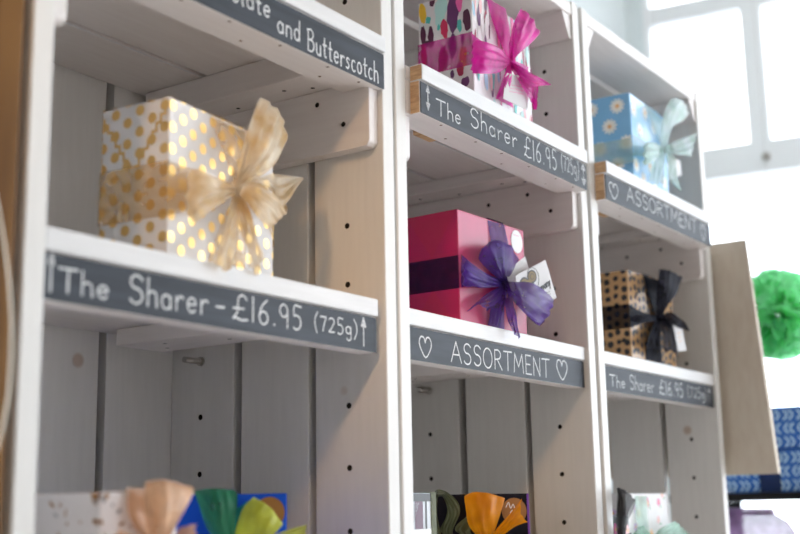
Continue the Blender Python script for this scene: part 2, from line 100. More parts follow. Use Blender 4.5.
def organza(name, c, alpha, sheen=.5, rough=.35, lo_c=None, hi_c=None):
    """sheer ribbon: woven threads scatter light both ways, the gaps between them let it through"""
    def b(nt):
        t = N(nt, 'ShaderNodeBsdfTransparent'); t.inputs[0].default_value = (1, 1, 1, 1)
        p = pbr(nt, c, rough); p.inputs['Sheen Weight'].default_value = sheen * .25
        p.inputs['Sheen Roughness'].default_value = .4; p.inputs['Specular IOR Level'].default_value = .3
        tr = N(nt, 'ShaderNodeBsdfTranslucent'); tr.inputs[0].default_value = rgba(c)
        m1 = N(nt, 'ShaderNodeMixShader'); m1.inputs[0].default_value = .38
        nt.links.new(p.outputs[0], m1.inputs[1]); nt.links.new(tr.outputs[0], m1.inputs[2])
        tc = N(nt, 'ShaderNodeTexCoord'); nz = N(nt, 'ShaderNodeTexNoise', Scale=90.0, Detail=3.0)
        nt.links.new(tc.outputs['Object'], nz.inputs['Vector'])
        n2 = N(nt, 'ShaderNodeTexNoise', Scale=38.0, Detail=2.0); nt.links.new(tc.outputs['Object'], n2.inputs['Vector'])
        rp = N(nt, 'ShaderNodeValToRGB'); e = rp.color_ramp.elements; hi = hi_c or tuple(min(.96, x * 1.2) for x in c); lo = lo_c or tuple(x * .78 for x in c)
        e[0].position = .36; e[0].color = rgba(lo); e[1].position = .64; e[1].color = rgba(hi)
        nt.links.new(n2.outputs['Fac'], rp.inputs[0])
        nt.links.new(rp.outputs[0], p.inputs['Base Color']); nt.links.new(rp.outputs[0], tr.inputs[0])
        a2 = N(nt, 'ShaderNodeMath', operation='MULTIPLY_ADD', use_clamp=True); a2.inputs[1].default_value = .22; a2.inputs[2].default_value = alpha + .02
        nt.links.new(nz.outputs['Fac'], a2.inputs[0])
        m2 = N(nt, 'ShaderNodeMixShader')
        nt.links.new(a2.outputs[0], m2.inputs[0]); nt.links.new(t.outputs[0], m2.inputs[1]); nt.links.new(m1.outputs[0], m2.inputs[2])
        return m2
    return mat(name, b)
ORGSPEC = {
 'champ': ('champagne', (.88, .72, .50), .44, 1.2, .22), 'purple': ('purple', (.10, .025, .33), .56, .5, .35), 'pink': ('hot_pink', (.80, .008, .42), .60, .4, .35),
 'mint': ('mint', (.72, .95, .85), .60, .4, .35), 'mint2': ('sage', (.50, .74, .64), .62, .4, .35), 'black': ('black', (.007, .007, .022), .80, .0, .6),
 'smoke': ('charcoal', (.012, .011, .013), .52, .0, .6), 'peach': ('peach', (.86, .53, .33), .74, 1.2, .25), 'green': ('green', (.05, .32, .17), .58, .3, .35),
 'lime': ('lime', (.66, .68, .08), .66, .3, .35), 'teal': ('turquoise', (.03, .45, .40), .55, .3, .35), 'olive': ('olive', (.22, .24, .12), .66, .3, .35),
 'orange': ('orange', (.95, .33, .002), .76, .2, .35), 'navy': ('navy', (.008, .03, .13), .9, .2, .35)}
ORG = {k: organza('organza_' + n, c, a, s, r) for k, (n, c, a, s, r) in ORGSPEC.items()}
ORG['champ'] = organza('organza_champagne_gold', (.84, .66, .42), .60, 1.0, .22, (.74, .53, .28), (.93, .84, .68))
ORG['lilac'] = organza('organza_lilac', (.72, .48, .82), .52, .2, .4)
ORG['rose'] = organza('organza_rose', (.90, .40, .45), .52, .2, .4)
ORGW = {k: organza('ribbon_' + n, c, a - .22, s * .5, r) for k, (n, c, a, s, r) in ORGSPEC.items()}
ORGW['champ'] = organza('ribbon_gold', (.70, .45, .15), .30, .4, .3)
ORGW['purple'] = organza('ribbon_dark_purple', (.028, .006, .07), .66, .1, .4)  # same purple ribbon, darkened: shade painted into the side, back and top bands
ORGW['peach'] = ORG['peach']; ORGW['green'] = ORG['green']
def paper(name, c, r=.33, c2=None, coat=.25, spec=.5):
    c2 = c2 or tuple(x * .93 for x in c)
    return varied(name, c, c2, 30, r, (1, 1, 1), .06, Coat_Weight=coat, Coat_Roughness=.25, Specular_IOR_Level=spec)
INK = {}
def ink(n, c, r=.4, **kw):
    INK[n] = plain('print_' + n, c, r, **kw); return INK[n]
for n, c in dict(yellow=(.88, .55, .03), maroon=(.09, .012, .05), teal=(.10, .55, .50), aqua=(.50, .78, .74), plum=(.13, .025, .13), red=(.62, .02, .10),
                 crimson=(.35, .008, .06), orange=(.85, .25, .02), pink=(.80, .12, .38), lilac=(.62, .45, .72), black=(.015, .012, .012), white=(.85, .85, .84),
                 tanbrown=(.40, .22, .10), brown=(.30, .17, .09), petal=(.88, .87, .84), daisyeye=(.80, .45, .16), softpink=(.85, .50, .52), softorange=(.88, .55, .32),
                 chevron=(.52, .74, .86), grey=(.33, .33, .35), copper=(.50, .26, .13), green=(.10, .35, .16), sky=(.42, .68, .85)).items(): ink(n, c)
ink('gold', (.84, .56, .21), .3, Metallic=.8)
ink('emblemgold', (.20, .12, .02), .5)
ink('copper', (.36, .17, .06), .6, Specular_IOR_Level=.15)
CARD = varied('card_white', (.72, .71, .72), (.69, .68, .69), 20, .5)
STICK = plain('sticker_white', (.86, .85, .84), .35)
PAPERS = {
 'gold': paper('paper_white_gold_dots', (.74, .72, .72), .45, None, .05),
 'mag': paper('paper_magenta', (.54, .001, .10), .36, (.50, .001, .092), .22),
 'abs': paper('paper_white_brush_strokes', (.80, .78, .78)),
 'daisy': paper('paper_blue_daisies', (.20, .50, .82), .28, None, .7),
 'leo': paper('paper_kraft_black_spots', (.58, .33, .14), .26, None, .8),
 'white': paper('paper_white_bronze_fleck', (.82, .78, .79), .5, None, .0),
 'blue': paper('paper_royal_blue', (.006, .09, .66), .6, None, .0, .2),
 'plaid': paper('paper_grey_check', (.55, .57, .62)),
 'black': paper('paper_black', (.012, .010, .016), .6, None, .0, .12),
 'floral': paper('paper_white_floral', (.80, .78, .79), .5, None, 0),
 'dark': paper('paper_black_floral', (.02, .018, .02)),
 'leaf': paper('paper_blue_leaves', (.003, .10, .42), .5, None, .0),
 'lilac': paper('paper_lilac', (.62, .42, .72), .4),
 'rosy': paper('paper_rose_check', (.80, .42, .46), .4),
}
KRAFT = varied('kraft_paper', (.68, .60, .50), (.64, .55, .45), 30, .6, (3, 3, 1), .1)
def _tissue_build(nt):
    p = pbr(nt, (.36, .86, .48), .7); tr = N(nt, 'ShaderNodeBsdfTranslucent'); tr.inputs[0].default_value = (.42, .94, .56, 1)
    m = N(nt, 'ShaderNodeMixShader'); m.inputs[0].default_value = .85
    nt.links.new(p.outputs[0], m.inputs[1]); nt.links.new(tr.outputs[0], m.inputs[2])
    tp = N(nt, 'ShaderNodeBsdfTransparent'); m2 = N(nt, 'ShaderNodeMixShader'); m2.inputs[0].default_value = .72
    nt.links.new(tp.outputs[0], m2.inputs[1]); nt.links.new(m.outputs[0], m2.inputs[2]); return m2
TISSUE = mat('tissue_green', _tissue_build)
RUST = plain('screw_head_brown', (.16, .08, .04), .6)
BLACKM = plain('black_metal', (.012, .012, .014), .75, Specular_IOR_Level=.15)
CREAM = varied('cream_ribbon', (.78, .70, .58), (.70, .62, .50), 60, .5)
# ------------------------------------------------------------------ mesh helpers
class MB:
    def __init__(s): s.v = []; s.f = []; s.m = []; s.sm = []
    def face(s, pts, mi=0, smooth=False):
        b = len(s.v); s.v += [tuple(p) for p in pts]; s.f.append(tuple(range(b, b + len(pts)))); s.m.append(mi); s.sm.append(smooth)
    def box(s, x0, x1, y0, y1, z0, z1, mi=0, mis=None):
        b = len(s.v)
        s.v += [(x0, y0, z0), (x1, y0, z0), (x1, y1, z0), (x0, y1, z0), (x0, y0, z1), (x1, y0, z1), (x1, y1, z1), (x0, y1, z1)]
        # order: bottom, top, front, right, back, left
        fs = [(0, 3, 2, 1), (4, 5, 6, 7), (0, 1, 5, 4), (1, 2, 6, 5), (2, 3, 7, 6), (3, 0, 4, 7)]
        for i, f in enumerate(fs):
            s.f.append(tuple(b + k for k in f)); s.m.append(mis[i] if mis else mi); s.sm.append(False)
    def prism(s, poly, axis, a, b_, mi=0):
        """poly in the two other axes, extruded along axis from a to b_"""
        def P(p, t):
            return {'x': (t, p[0], p[1]), 'y': (p[0], t, p[1]), 'z': (p[0], p[1], t)}[axis]
        n = len(poly); b = len(s.v)
        s.v += [P(p, a) for p in poly] + [P(p, b_) for p in poly]
        s.f.append(tuple(b + i for i in range(n))); s.m.append(mi); s.sm.append(False)
        s.f.append(tuple(b + n + i for i in reversed(range(n)))); s.m.append(mi); s.sm.append(False)
        for i in range(n):
            j = (i + 1) % n
            s.f.append((b + i, b + n + i, b + n + j, b + j)); s.m.append(mi); s.sm.append(False)
    def grid(s, rows, mi=0, smooth=True):
        b = len(s.v); nr = len(rows); nc = len(rows[0])
        for r in rows: s.v += [tuple(p) for p in r]
        for i in range(nr - 1):
            for j in range(nc - 1):
                s.f.append((b + i * nc + j, b + i * nc + j + 1, b + (i + 1) * nc + j + 1, b + (i + 1) * nc + j)); s.m.append(mi); s.sm.append(smooth)
    def tube(s, pts, r, n=8, mi=0, cap=True):
        pts = [Vector(p) for p in pts]; b = len(s.v); up = Vector((0, 0, 1))
        for i, p in enumerate(pts):
            d = (pts[min(i + 1, len(pts) - 1)] - pts[max(i - 1, 0)]).normalized()
            a = d.cross(up); a = d.cross(Vector((1, 0, 0))) if a.length < 1e-3 else a
            a.normalize(); c = d.cross(a)
            rr = r[i] if isinstance(r, (list, tuple)) else r
            for k in range(n):
                t = 2 * math.pi * k / n; s.v.append(tuple(p + a * (math.cos(t) * rr) + c * (math.sin(t) * rr)))
        for i in range(len(pts) - 1):
            for k in range(n):
                l = (k + 1) % n
                s.f.append((b + i * n + k, b + i * n + l, b + (i + 1) * n + l, b + (i + 1) * n + k)); s.m.append(mi); s.sm.append(True)
        if cap:
            s.f.append(tuple(b + k for k in reversed(range(n)))); s.m.append(mi); s.sm.append(False)
            e = b + (len(pts) - 1) * n
            s.f.append(tuple(e + k for k in range(n))); s.m.append(mi); s.sm.append(False)
    def build(s, name, mats, parent=None, bevel=0, fix=True):
        me = bpy.data.meshes.new(name); me.from_pydata(s.v, [], s.f)
        mats = mats if isinstance(mats, (list, tuple)) else [mats]
        for m in mats: me.materials.append(m)
        for p, mi, sm in zip(me.polygons, s.m, s.sm): p.material_index = mi; p.use_smooth = sm
        if bevel or fix:
            bm = bmesh.new(); bm.from_mesh(me)
            if bevel:
                es = [e for e in bm.edges if len(e.link_faces) == 2 and e.calc_face_angle(0) > .5]
                bmesh.ops.bevel(bm, geom=es, offset=bevel, segments=2, profile=.5, affect='EDGES')
            if fix: bmesh.ops.recalc_face_normals(bm, faces=bm.faces)
            bm.to_mesh(me); bm.free()
        o = bpy.data.objects.new(name, me); COL.objects.link(o)
        if parent is not None: o.parent = parent
        return o
def tag(o, label=None, cat=None, group=None, kind=None):
    if label: o['label'] = label
    if cat: o['category'] = cat
    if group: o['group'] = group
    if kind: o['kind'] = kind
    return o
def empty(name, loc=(0, 0, 0), rz=0.0, label=None, cat=None, group=None):
    o = bpy.data.objects.new(name, None); COL.objects.link(o); o.location = loc; o.rotation_euler = (0, 0, rz)
    o.empty_display_size = .05
    return tag(o, label, cat, group)
def drill(o, holes, r, depth, axis='x', mat_dark=None):
    """bore real peg holes: holes = list of (point, direction)"""
    mb = MB()
    for p, d in holes:
        p = Vector(p); d = Vector(d)
        mb.tube([p - d * .002, p + d * depth], r, 10)
    c = mb.build('bore', mat_dark or DARKHOLE, o.parent)
    o.data.materials.append(mat_dark or DARKHOLE)
    md = o.modifiers.new('bore', 'BOOLEAN'); md.operation = 'DIFFERENCE'; md.object = c; md.solver = 'EXACT'
    try: md.material_mode = 'TRANSFER'
    except Exception: pass
    dg = bpy.context.evaluated_depsgraph_get(); dg.update()
    me = bpy.data.meshes.new_from_object(o.evaluated_get(dg), depsgraph=dg)
    o.modifiers.clear(); old = o.data; o.data = me; me.name = old.name
    cm = c.data; bpy.data.objects.remove(c); bpy.data.meshes.remove(cm)
def cr(pts, n):
    """Catmull-Rom through pts (Vectors), n steps per span"""
    out = []
    P = [pts[0] * 2 - pts[1]] + list(pts) + [pts[-1] * 2 - pts[-2]]
    for i in range(1, len(P) - 2):
        a, b, c, d = P[i - 1], P[i], P[i + 1], P[i + 2]
        for k in range(n):
            t = k / n
            out.append(.5 * ((2 * b) + (c - a) * t + (2 * a - 5 * b + 4 * c - d) * t * t + (3 * b - a - 3 * c + d) * t ** 3))
    out.append(pts[-1].copy()); return out
# ------------------------------------------------------------------ hand lettering (chalk strokes; cap height = 1)
def arc(cx, cy, rx, ry, a0, a1, n=9):
    return [(cx + rx * math.cos(math.radians(a0 + (a1 - a0) * i / n)), cy + ry * math.sin(math.radians(a0 + (a1 - a0) * i / n))) for i in range(n + 1)]
GL = {
 'T': (.72, [[(0, .97), (.72, 1)], [(.37, .98), (.35, 0)]]),
 'h': (.48, [[(.05, 1.02), (.04, 0)], [(.05, .38)] + arc(.24, .36, .18, .2, 160, 0) + [(.44, 0)]]),
 'e': (.50, [[(.05, .30), (.42, .34)] + arc(.24, .30, .2, .27, 10, 320)]),
 'S': (.66, [[(.60, .86)] + arc(.34, .76, .25, .24, 50, 250) + arc(.32, .26, .28, .27, 75, -150)]),
 'a': (.52, [arc(.24, .26, .2, .26, 40, 400, 12), [(.44, .5), (.45, .02)]]),
 'r': (.40, [[(.05, .52), (.06, 0)], [(.06, .32), (.16, .48), (.28, .54), (.38, .47)]]),
 '£': (.78, [[(.70, .84)] + arc(.50, .80, .2, .2, 20, 170) + [(.28, .6), (.26, .3), (.05, .03), (.2, .08), (.45, .0), (.75, .05)], [(.06, .44), (.58, .47)]]),
 '1': (.22, [[(.10, 1), (.10, 0)]]),
 '6': (.56, [[(.44, 1.0), (.18, .72), (.06, .36)] + arc(.27, .26, .21, .26, 170, -180, 12)]),
 '.': (.22, [[(.10, .04), (.12, .07), (.12, .03), (.09, .03)]]),
 '9': (.54, [arc(.25, .72, .2, .26, 10, 370, 12) + [(.45, .6), (.44, .0)]]),
 '5': (.56, [[(.50, .98), (.14, 1.0), (.11, .58)] + arc(.24, .3, .24, .3, 110, -130)]),
 '(': (.30, [[(.26, 1.1), (.08, .75), (.05, .35), (.20, -.15)]]),
 ')': (.30, [[(.04, 1.1), (.24, .75), (.26, .3), (.06, -.15)]]),
 '7': (.50, [[(.03, .86), (.46, .88), (.30, .4), (.22, .0)]]),
 '2': (.50, [arc(.24, .68, .2, .2, 160, -30) + [(.2, .2), (.03, .02), (.46, .04)]]),
 'g': (.50, [arc(.22, .34, .19, .22, 30, 390, 12), [(.42, .55), (.43, -.1)] + arc(.25, -.12, .18, .18, 0, -160, 6)]),
 '-': (.5, [[(.05, .42), (.45, .44)]]),
 'A': (.78, [[(0, 0), (.38, 1), (.78, 0)], [(.14, .36), (.62, .37)]]),
 'O': (.78, [arc(.38, .5, .36, .5, 80, 440, 14)]),
 'R': (.68, [[(.06, 1), (.06, 0)], [(.06, .97), (.35, 1.0), (.56, .82), (.45, .58), (.08, .5)], [(.28, .5), (.66, 0)]]),
 'M': (.92, [[(.04, 0), (.12, 1), (.45, .3), (.78, 1), (.88, 0)]]),
 'E': (.58, [[(.54, 1), (.06, 1), (.06, 0), (.56, 0)], [(.06, .52), (.46, .52)]]),
 'N': (.74, [[(.06, 0), (.07, 1), (.64, .02), (.66, 1)]]),
 'C': (.70, [arc(.38, .5, .34, .5, 50, 315, 12)]),
 'B': (.66, [[(.08, 1), (.08, 0)], [(.0, .95), (.35, 1.02), (.55, .82), (.4, .58), (.1, .52)], [(.1, .52), (.48, .5), (.62, .25), (.42, 0), (.05, .02)]]),
 'u': (.50, [[(.05, .52), (.07, .14)] + arc(.24, .16, .17, .16, 190, 340, 6) + [(.42, .52), (.44, .0)]]),
 't': (.40, [[(.18, .9), (.18, .1), (.34, .02)], [(.02, .56), (.36, .58)]]),
 's': (.42, [[(.36, .48), (.2, .54), (.08, .42), (.3, .2), (.2, .02), (.03, .06)]]),
 'c': (.44, [arc(.24, .27, .2, .27, 50, 310, 8)]),
 'o': (.50, [arc(.24, .27, .2, .27, 90, 450, 12)]),
 'n': (.50, [[(.05, .54), (.05, 0)], [(.05, .34)] + arc(.24, .34, .19, .2, 160, 0) + [(.44, 0)]]),
 'd': (.52, [arc(.24, .27, .2, .27, 40, 400, 12), [(.45, 1.0), (.45, .0)]]),
 'l': (.24, [[(.1, 1.0), (.1, .06), (.18, .0)]]),
 'p': (.50, [[(.05, .54), (.04, -.4)], arc(.25, .27, .2, .26, 180, 540, 12)]),
 'm': (.72, [[(.05, .54), (.05, 0)], [(.05, .34)] + arc(.2, .36, .14, .17, 160, 0, 5) + [(.34, 0)], [(.34, .34)] + arc(.5, .36, .14, .17, 160, 0, 5) + [(.64, 0)]]),
 'y': (.48, [[(.04, .54), (.2, .06)], [(.44, .54), (.2, .04), (.04, -.38)]]),
 '^': (.30, [[(.15, 0), (.15, 1)], [(.02, .7), (.15, 1.02), (.28, .7), (.04, .72)], [(.08, .78), (.22, .78)]]),
 '|': (.34, [[(.17, 0), (.17, 1)], [(.04, .74), (.17, 1.02), (.30, .74), (.05, .75)], [(.04, .26), (.17, -.02), (.30, .26), (.05, .25)]]),
 '@': (.90, [[(.45, .72), (.36, .95), (.16, .98), (.03, .74), (.12, .42), (.46, 0), (.80, .40), (.88, .74), (.74, .98), (.54, .95), (.45, .70)]]),
}
def strokes(mb, text, x0, x1, z0, z1, width, put, mi=0, gap=.14):
    """draw text between x0..x1 (z0 baseline, z1 cap line); put(x, z) -> 3-D point"""
    tot = sum(GL[c][0] for c in text) + gap * (len(text) - 1)
    sx = (x1 - x0) / tot; sz = z1 - z0; cx = 0.0
    jz = 0.0
    for c in text:
        w, sts = GL[c]
        for st in sts:
            pts = [Vector((x0 + (cx + a) * sx, z0 + b * sz + jz, 0)) for a, b in st]
            if c in 'TENAM^|-17':
                for q in range(len(pts) - 1): sweep(mb, pts[q:q + 2], width, put, mi)
                continue
            if len(pts) > 2: pts = cr(pts, 3)
            sweep(mb, pts, width, put, mi)
        cx += w + gap; jz = random.uniform(-.03, .03) * sz
def sweep(mb, pts, width, put, mi=0):
    L, Rr = [], []
    n = len(pts)
    for i, p in enumerate(pts):
        d = pts[min(i + 1, n - 1)] - pts[max(i - 1, 0)]
        if d.length < 1e-9: d = Vector((1, 0, 0))
        d.normalize(); q = Vector((-d.y, d.x, 0)) * (width * .5 * random.uniform(.85, 1.12))
        if i == 0: p = p - d * width * .3
        if i == n - 1: p = p + d * width * .3
        L.append(p + q); Rr.append(p - q)
    for i in range(n - 1):
        mb.face([put(L[i].x, L[i].y), put(Rr[i].x, Rr[i].y), put(Rr[i + 1].x, Rr[i + 1].y), put(L[i + 1].x, L[i + 1].y)], mi)
# ------------------------------------------------------------------ shelving units
TP = .0194; PT = .0164; DEP = .2511
SA, SB, SCZ, SD, SE_, FLOORZ = -.0158, .208, -.3022, -.56, -.82, -1.15
TOPZ = .3975
def rounded_rail(x0, x1, y0, y1, z0, z1):
    """rail with the two lower corners of its ends rounded, seen along X"""
    r = .006; poly = []
    for cy, cz, a in ((y0 + r, z0 + r, 180), (y1 - r, z0 + r, 270)):
        for k in range(6): poly.append((cy + r * math.cos(math.radians(a + 18 * k)), cz + r * math.sin(math.radians(a + 18 * k))))
    poly += [(y1, z1), (y0, z1)]
    mb = MB(); mb.prism(poly, 'x', x0, x1); return mb
HZ = [-.7325 + .0525 * i for i in range(22)]
def make_unit(label, loc, rz, W, bz, pro, bx, arec, ax, left_label, key, off):
    """bz = (lip top, label top, label bottom) of the upper shelf, pro = how far it stands proud of the uprights"""
    root = empty('shelf_unit', (loc[0], loc[1], 0), rz, label, 'shelf unit', 'white painted shelf units in a row')
    # side panels: left one boarded solid, right one of three planks with gaps
    for side in (0, 1):
        mb = MB()
        if side == 0:
            mb.box(TP - PT, TP, 0, DEP, FLOORZ, TOPZ)
        else:
            for a, b in ((0, .0765), (.0841, .1627), (.172, DEP)): mb.box(W - TP, W - TP + PT, a, b, FLOORZ, TOPZ)
            for z in (-1.0, -.62, .30):                      # ties behind the planks
                mb.box(W - TP + PT - .004, W - TP + PT, .0765, .0841, z, z + .05); mb.box(W - TP + PT - .004, W - TP + PT, .1627, .172, z, z + .05)
        o = mb.build('side_panel', PAINT_V, root, bevel=.0012)
        if side == 1:
            hs = [((W - TP, y, z), (1, 0, 0)) for y in (.040, .213) for z in HZ if -.4 < z < .37 and not .09 < z < .19]
            drill(o, hs, .0027, .012)
    # back boards
    mb = MB(); x = TP - .002; e = W - TP + .002; gaps = [W - TP - .0865, W - TP - .178, W - TP - .27]
    xs = [x] + sorted(g for g in gaps if g > x + .02) + [e]
    for i in range(len(xs) - 1):
        mb.box(xs[i] + (.0045 if i else 0), xs[i + 1] - (.0045 if i < len(xs) - 2 else 0), DEP + .0003, DEP + .014, FLOORZ, TOPZ - .035)
    for g_ in xs[1:-1]: mb.box(g_ - .012, g_ + .012, DEP + .0142, DEP + .020, FLOORZ + .07, TOPZ - .04, 1)  # dark strips added behind the gaps to paint in their shade
    mb.box(x, e, DEP + .014, DEP + .024, FLOORZ, FLOORZ + .06); mb.box(x, e, DEP + .014, DEP + .024, .12, .18); mb.box(x, e, DEP + .014, DEP + .024, -.40, -.34)
    mb.build('back_panel', [PAINT_V, GAPSHADE], root, bevel=.0008)
    # top board and corner mouldings
    mb = MB()
    for a, b in ((.001, .0735), (.0815, .163), (.1735, DEP - .002)): mb.box(TP + .0003, W - TP - .0003, a, b, TOPZ - .0175, TOPZ - .002)
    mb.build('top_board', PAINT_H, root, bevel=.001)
    for s in (0, 1):
        a = TP + .0004 if s == 0 else W - TP - .0004; d = 1 if s == 0 else -1
        mb = MB(); zt = TOPZ - .0178
        mb.prism([(a, zt), (a + d * .021, zt), (a + d * .0195, zt - .004), (a + d * .004, zt - .030), (a, zt - .030)], 'y', .003, DEP - .014)
        mb.build('corner_moulding', PAINT_D, root)
    # upper shelf: lip, slate strip, boards, cleats; rests on the rails
    zt, zl1, zl2 = bz
    x0, x1 = bx
    pl = zt - .0138
    sh = MB(); front = -pro
    inn0, inn1 = TP + .0012, W - TP - .0008
    sh.box(x0, x1, front, max(front + .014, .0), zl1, zt, 0, [0, 0, 0, 0, 0, 2] if pro > .01 else None)
    for a, b in ((max(front + .0145, .0005), .0765), (.0825, .162), (.168, DEP - .003)):
        sh.box(inn0, inn1, a, b, pl, zt, 1)
    sh.box(inn0, inn1, .0767, .0823, zt - .0032, zt - .0002, 3); sh.box(inn0, inn1, .1622, .1678, zt - .0032, zt - .0002, 3)  # dark closers stand in for the shade inside the grooves
    sh_o = sh.build('shelf', [EDGE, PAINT_H, ENDGRAIN, GAPSHADE], root, bevel=.0008)
    bt = MB()
    bt.box(x0, x1, front + .0034, max(front + .0142, .0002), zl2, zl1, 0, [0, 0, 2, 0, 0, 1 if pro > .01 else 0])  # front face coloured dark so the slit above the slate reads as shadow
    bt.box(inn0, inn1, max(front + .0145, .0005), front + .0385, zl2 + .0006, pl - .0002)
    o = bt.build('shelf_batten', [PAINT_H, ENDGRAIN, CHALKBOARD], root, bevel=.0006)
    drill(o, [((TP + q, front + y_, zl2), (0, 0, 1)) for q, y_ in ((.05, .008), (.115, .009), (.165, .008), (.225, .009), (.285, .008), (.33, .009))] + [((TP + q, front + .028, zl2 + .0006), (0, 0, 1)) for q in (.09, .20, .30)], .0015, .003, mat_dark=RUST)
    if pro > .01:
        mb = MB(); mb.box(TP + .078, TP + .108, front + .0388, front + .058, zl2 + .007, pl - .0004)
        mb.build('corner_block', ENDGRAIN, root, bevel=.0008)['label'] = 'small unpainted wooden block'
    for s in (0, 1):
        mb = MB(); a, b = (TP + .0006, TP + .052) if s == 0 else (W - TP - .052, W - TP - .0006)
        mb.box(a, b, front + .0395, DEP - .01, .1803, pl - .0002)
        o = mb.build('cleat', [PAINT_D], root, bevel=.001)
        hs = [((a + (b - a) * .5 + q, y, .1803), (0, 0, 1)) for y, q in ((.06, .004), (.085, -.006), (.15, .005), (.20, -.004))]
        drill(o, hs, .0021, .004)
        a, b = (TP + .0003, TP + .0133) if s == 0 else (W - TP - .0133, W - TP - .0003)
        rb = rounded_rail(a, b, .005, DEP - .004, .1195, .1800)
        o = rb.build('rail', [PAINT_D], root, bevel=.0008)
        f, d = (b, -1) if s == 0 else (a, 1)
        drill(o, [((f, y, z), (d, 0, 0)) for y, z in ((.0623, .1674), (.0331, .1435), (.1147, .163), (.18, .15), (.21, .135))], .0024, .006)
    slate(root, x0 + .0004, x1 - .0004, front + .0034, zl1 - .0015, zl2 + .0003, key + 'B', off)
    # lower shelf with its slate strip, on steel pins
    a0, a1 = ax
    sh = MB(); f = arec
    sh.box(a0, a1, f, f + .016, SA - .0149, SA)
    for a, b in ((f + .0163, .078), (.0815, .163), (.1665, DEP - .003)): sh.box(max(a0, inn0), a1, a, b, SA - .0135, SA, 1)
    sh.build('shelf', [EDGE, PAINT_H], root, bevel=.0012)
    bt = MB(); bt.box(a0, a1, f + .0034, f + .020, SA - .0455, SA - .0151, 0, [0, 0, 1, 0, 0, 0]); bt.box(a0, a1, f + .0205, f + .040, SA - .0345, SA - .0151)  # dark front face paints in the shadow line under the lip
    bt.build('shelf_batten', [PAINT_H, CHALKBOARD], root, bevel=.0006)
    for s in (0, 1):
        a, b = (TP + .022, TP + .067) if s == 0 else (W - TP - .097, W - TP - .040)
        mb = MB(); mb.box(a, b, f + .042, DEP - .028, SA - .0285, SA - .0137)
        o = mb.build('cleat', PAINT_D, root, bevel=.001)
        drill(o, [((a + (b - a) * t, y, SA - .0285), (0, 0, 1)) for t, y in ((.4, .07), (.6, .12), (.3, .18), (.7, .2))], .002, .004)
    for y in (.040, .213):
        for s in (0, 1):
            mb = MB(); xx = TP if s == 0 else W - TP; d = 1 if s == 0 else -1
            mb.tube([(xx - d * .006, y, SA - .0345), (xx + d * .0225, y, SA - .0345)], .0028, 10)
            mb.tube([(xx + d * .0003, y, SA - .0345), (xx + d * .0018, y, SA - .0345)], .0045, 12)
            mb.build('shelf_pin', STEEL, root)
    slate(root, a0 + .0004, a1 - .0004, f + .0034, SA - .0165, SA - .0452, key + 'A', off)
    # shelves below, down to the floor
    for z in (SCZ, SD, SE_, FLOORZ + .08):
        sh = MB(); sh.box(inn0, inn1, .003, .078, z - .016, z); sh.box(inn0, inn1, .0815, .163, z - .016, z); sh.box(inn0, inn1, .1665, DEP - .003, z - .016, z)
        sh.box(inn0, inn1, .003, .020, z - .046, z - .0162)
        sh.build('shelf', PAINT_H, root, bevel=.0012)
    return root
def slate(root, x0, x1, yf, z1, z0, key, off):
    mb = MB(); mb.box(x0, x1, yf - .0012, yf - .0002, z0, z1)
    o = mb.build('chalkboard', CHALKBOARD, root)
    ws = LABELS.get(key)
    if ws:
        for s, a, b, c, d in ws:
            mb = MB()
            if s == 'Sharer' and key == 'MB': b -= 2
            wd = (.0015 if s not in ('(725g)',) else .0012) * (.82 if key == 'RA' else 1)
            zz0, zz1 = c / 1000, d / 1000
            if s == '-': zz0, zz1 = zz0, zz0 + .0185
            if s == '(725g)': zz0 += .002
            strokes(mb, s, a / 1000, b / 1000, zz0, zz1, wd, lambda x, z: (x, yf - .0014, z))
            mb.build('lettering', CHALK, o, fix=False)['label'] = 'chalk ' + ('arrow' if s in '^|' else 'heart' if s == '@' else 'dash' if s == '-' else 'writing ' + s)
c1, s1 = math.cos(-.0075), math.sin(-.0075)
W1, W2, W3 = .3968, .4, .3932
u1 = make_unit('white shelf unit nearest the brown wooden upright, left of the three', (.4 - c1 * W1, -.0012 - s1 * W1), -.0075, W1, (.2200, .2058, .1721), .004, (TP + .001, W1 - TP + .001), .0017, (TP + .0009, W1 - TP - .0085), True, 'L', .4 - W1)
u2 = make_unit('white shelf unit holding the magenta gift box, middle of the three', (.4, 0), 0, W2, (.2080, .1926, .1614), .014, (.0264, .3725), .0045, (TP + .0009, W2 - TP - .0008), False, 'M', .4)
u3 = make_unit('white shelf unit nearest the window, right of the three', (.8, -.0013), -.0089, W3, (.2066, .1917, .1600), .016, (.0165, .3563), .0022, (TP + .0009, W3 - TP - .0008), False, 'R', .8)
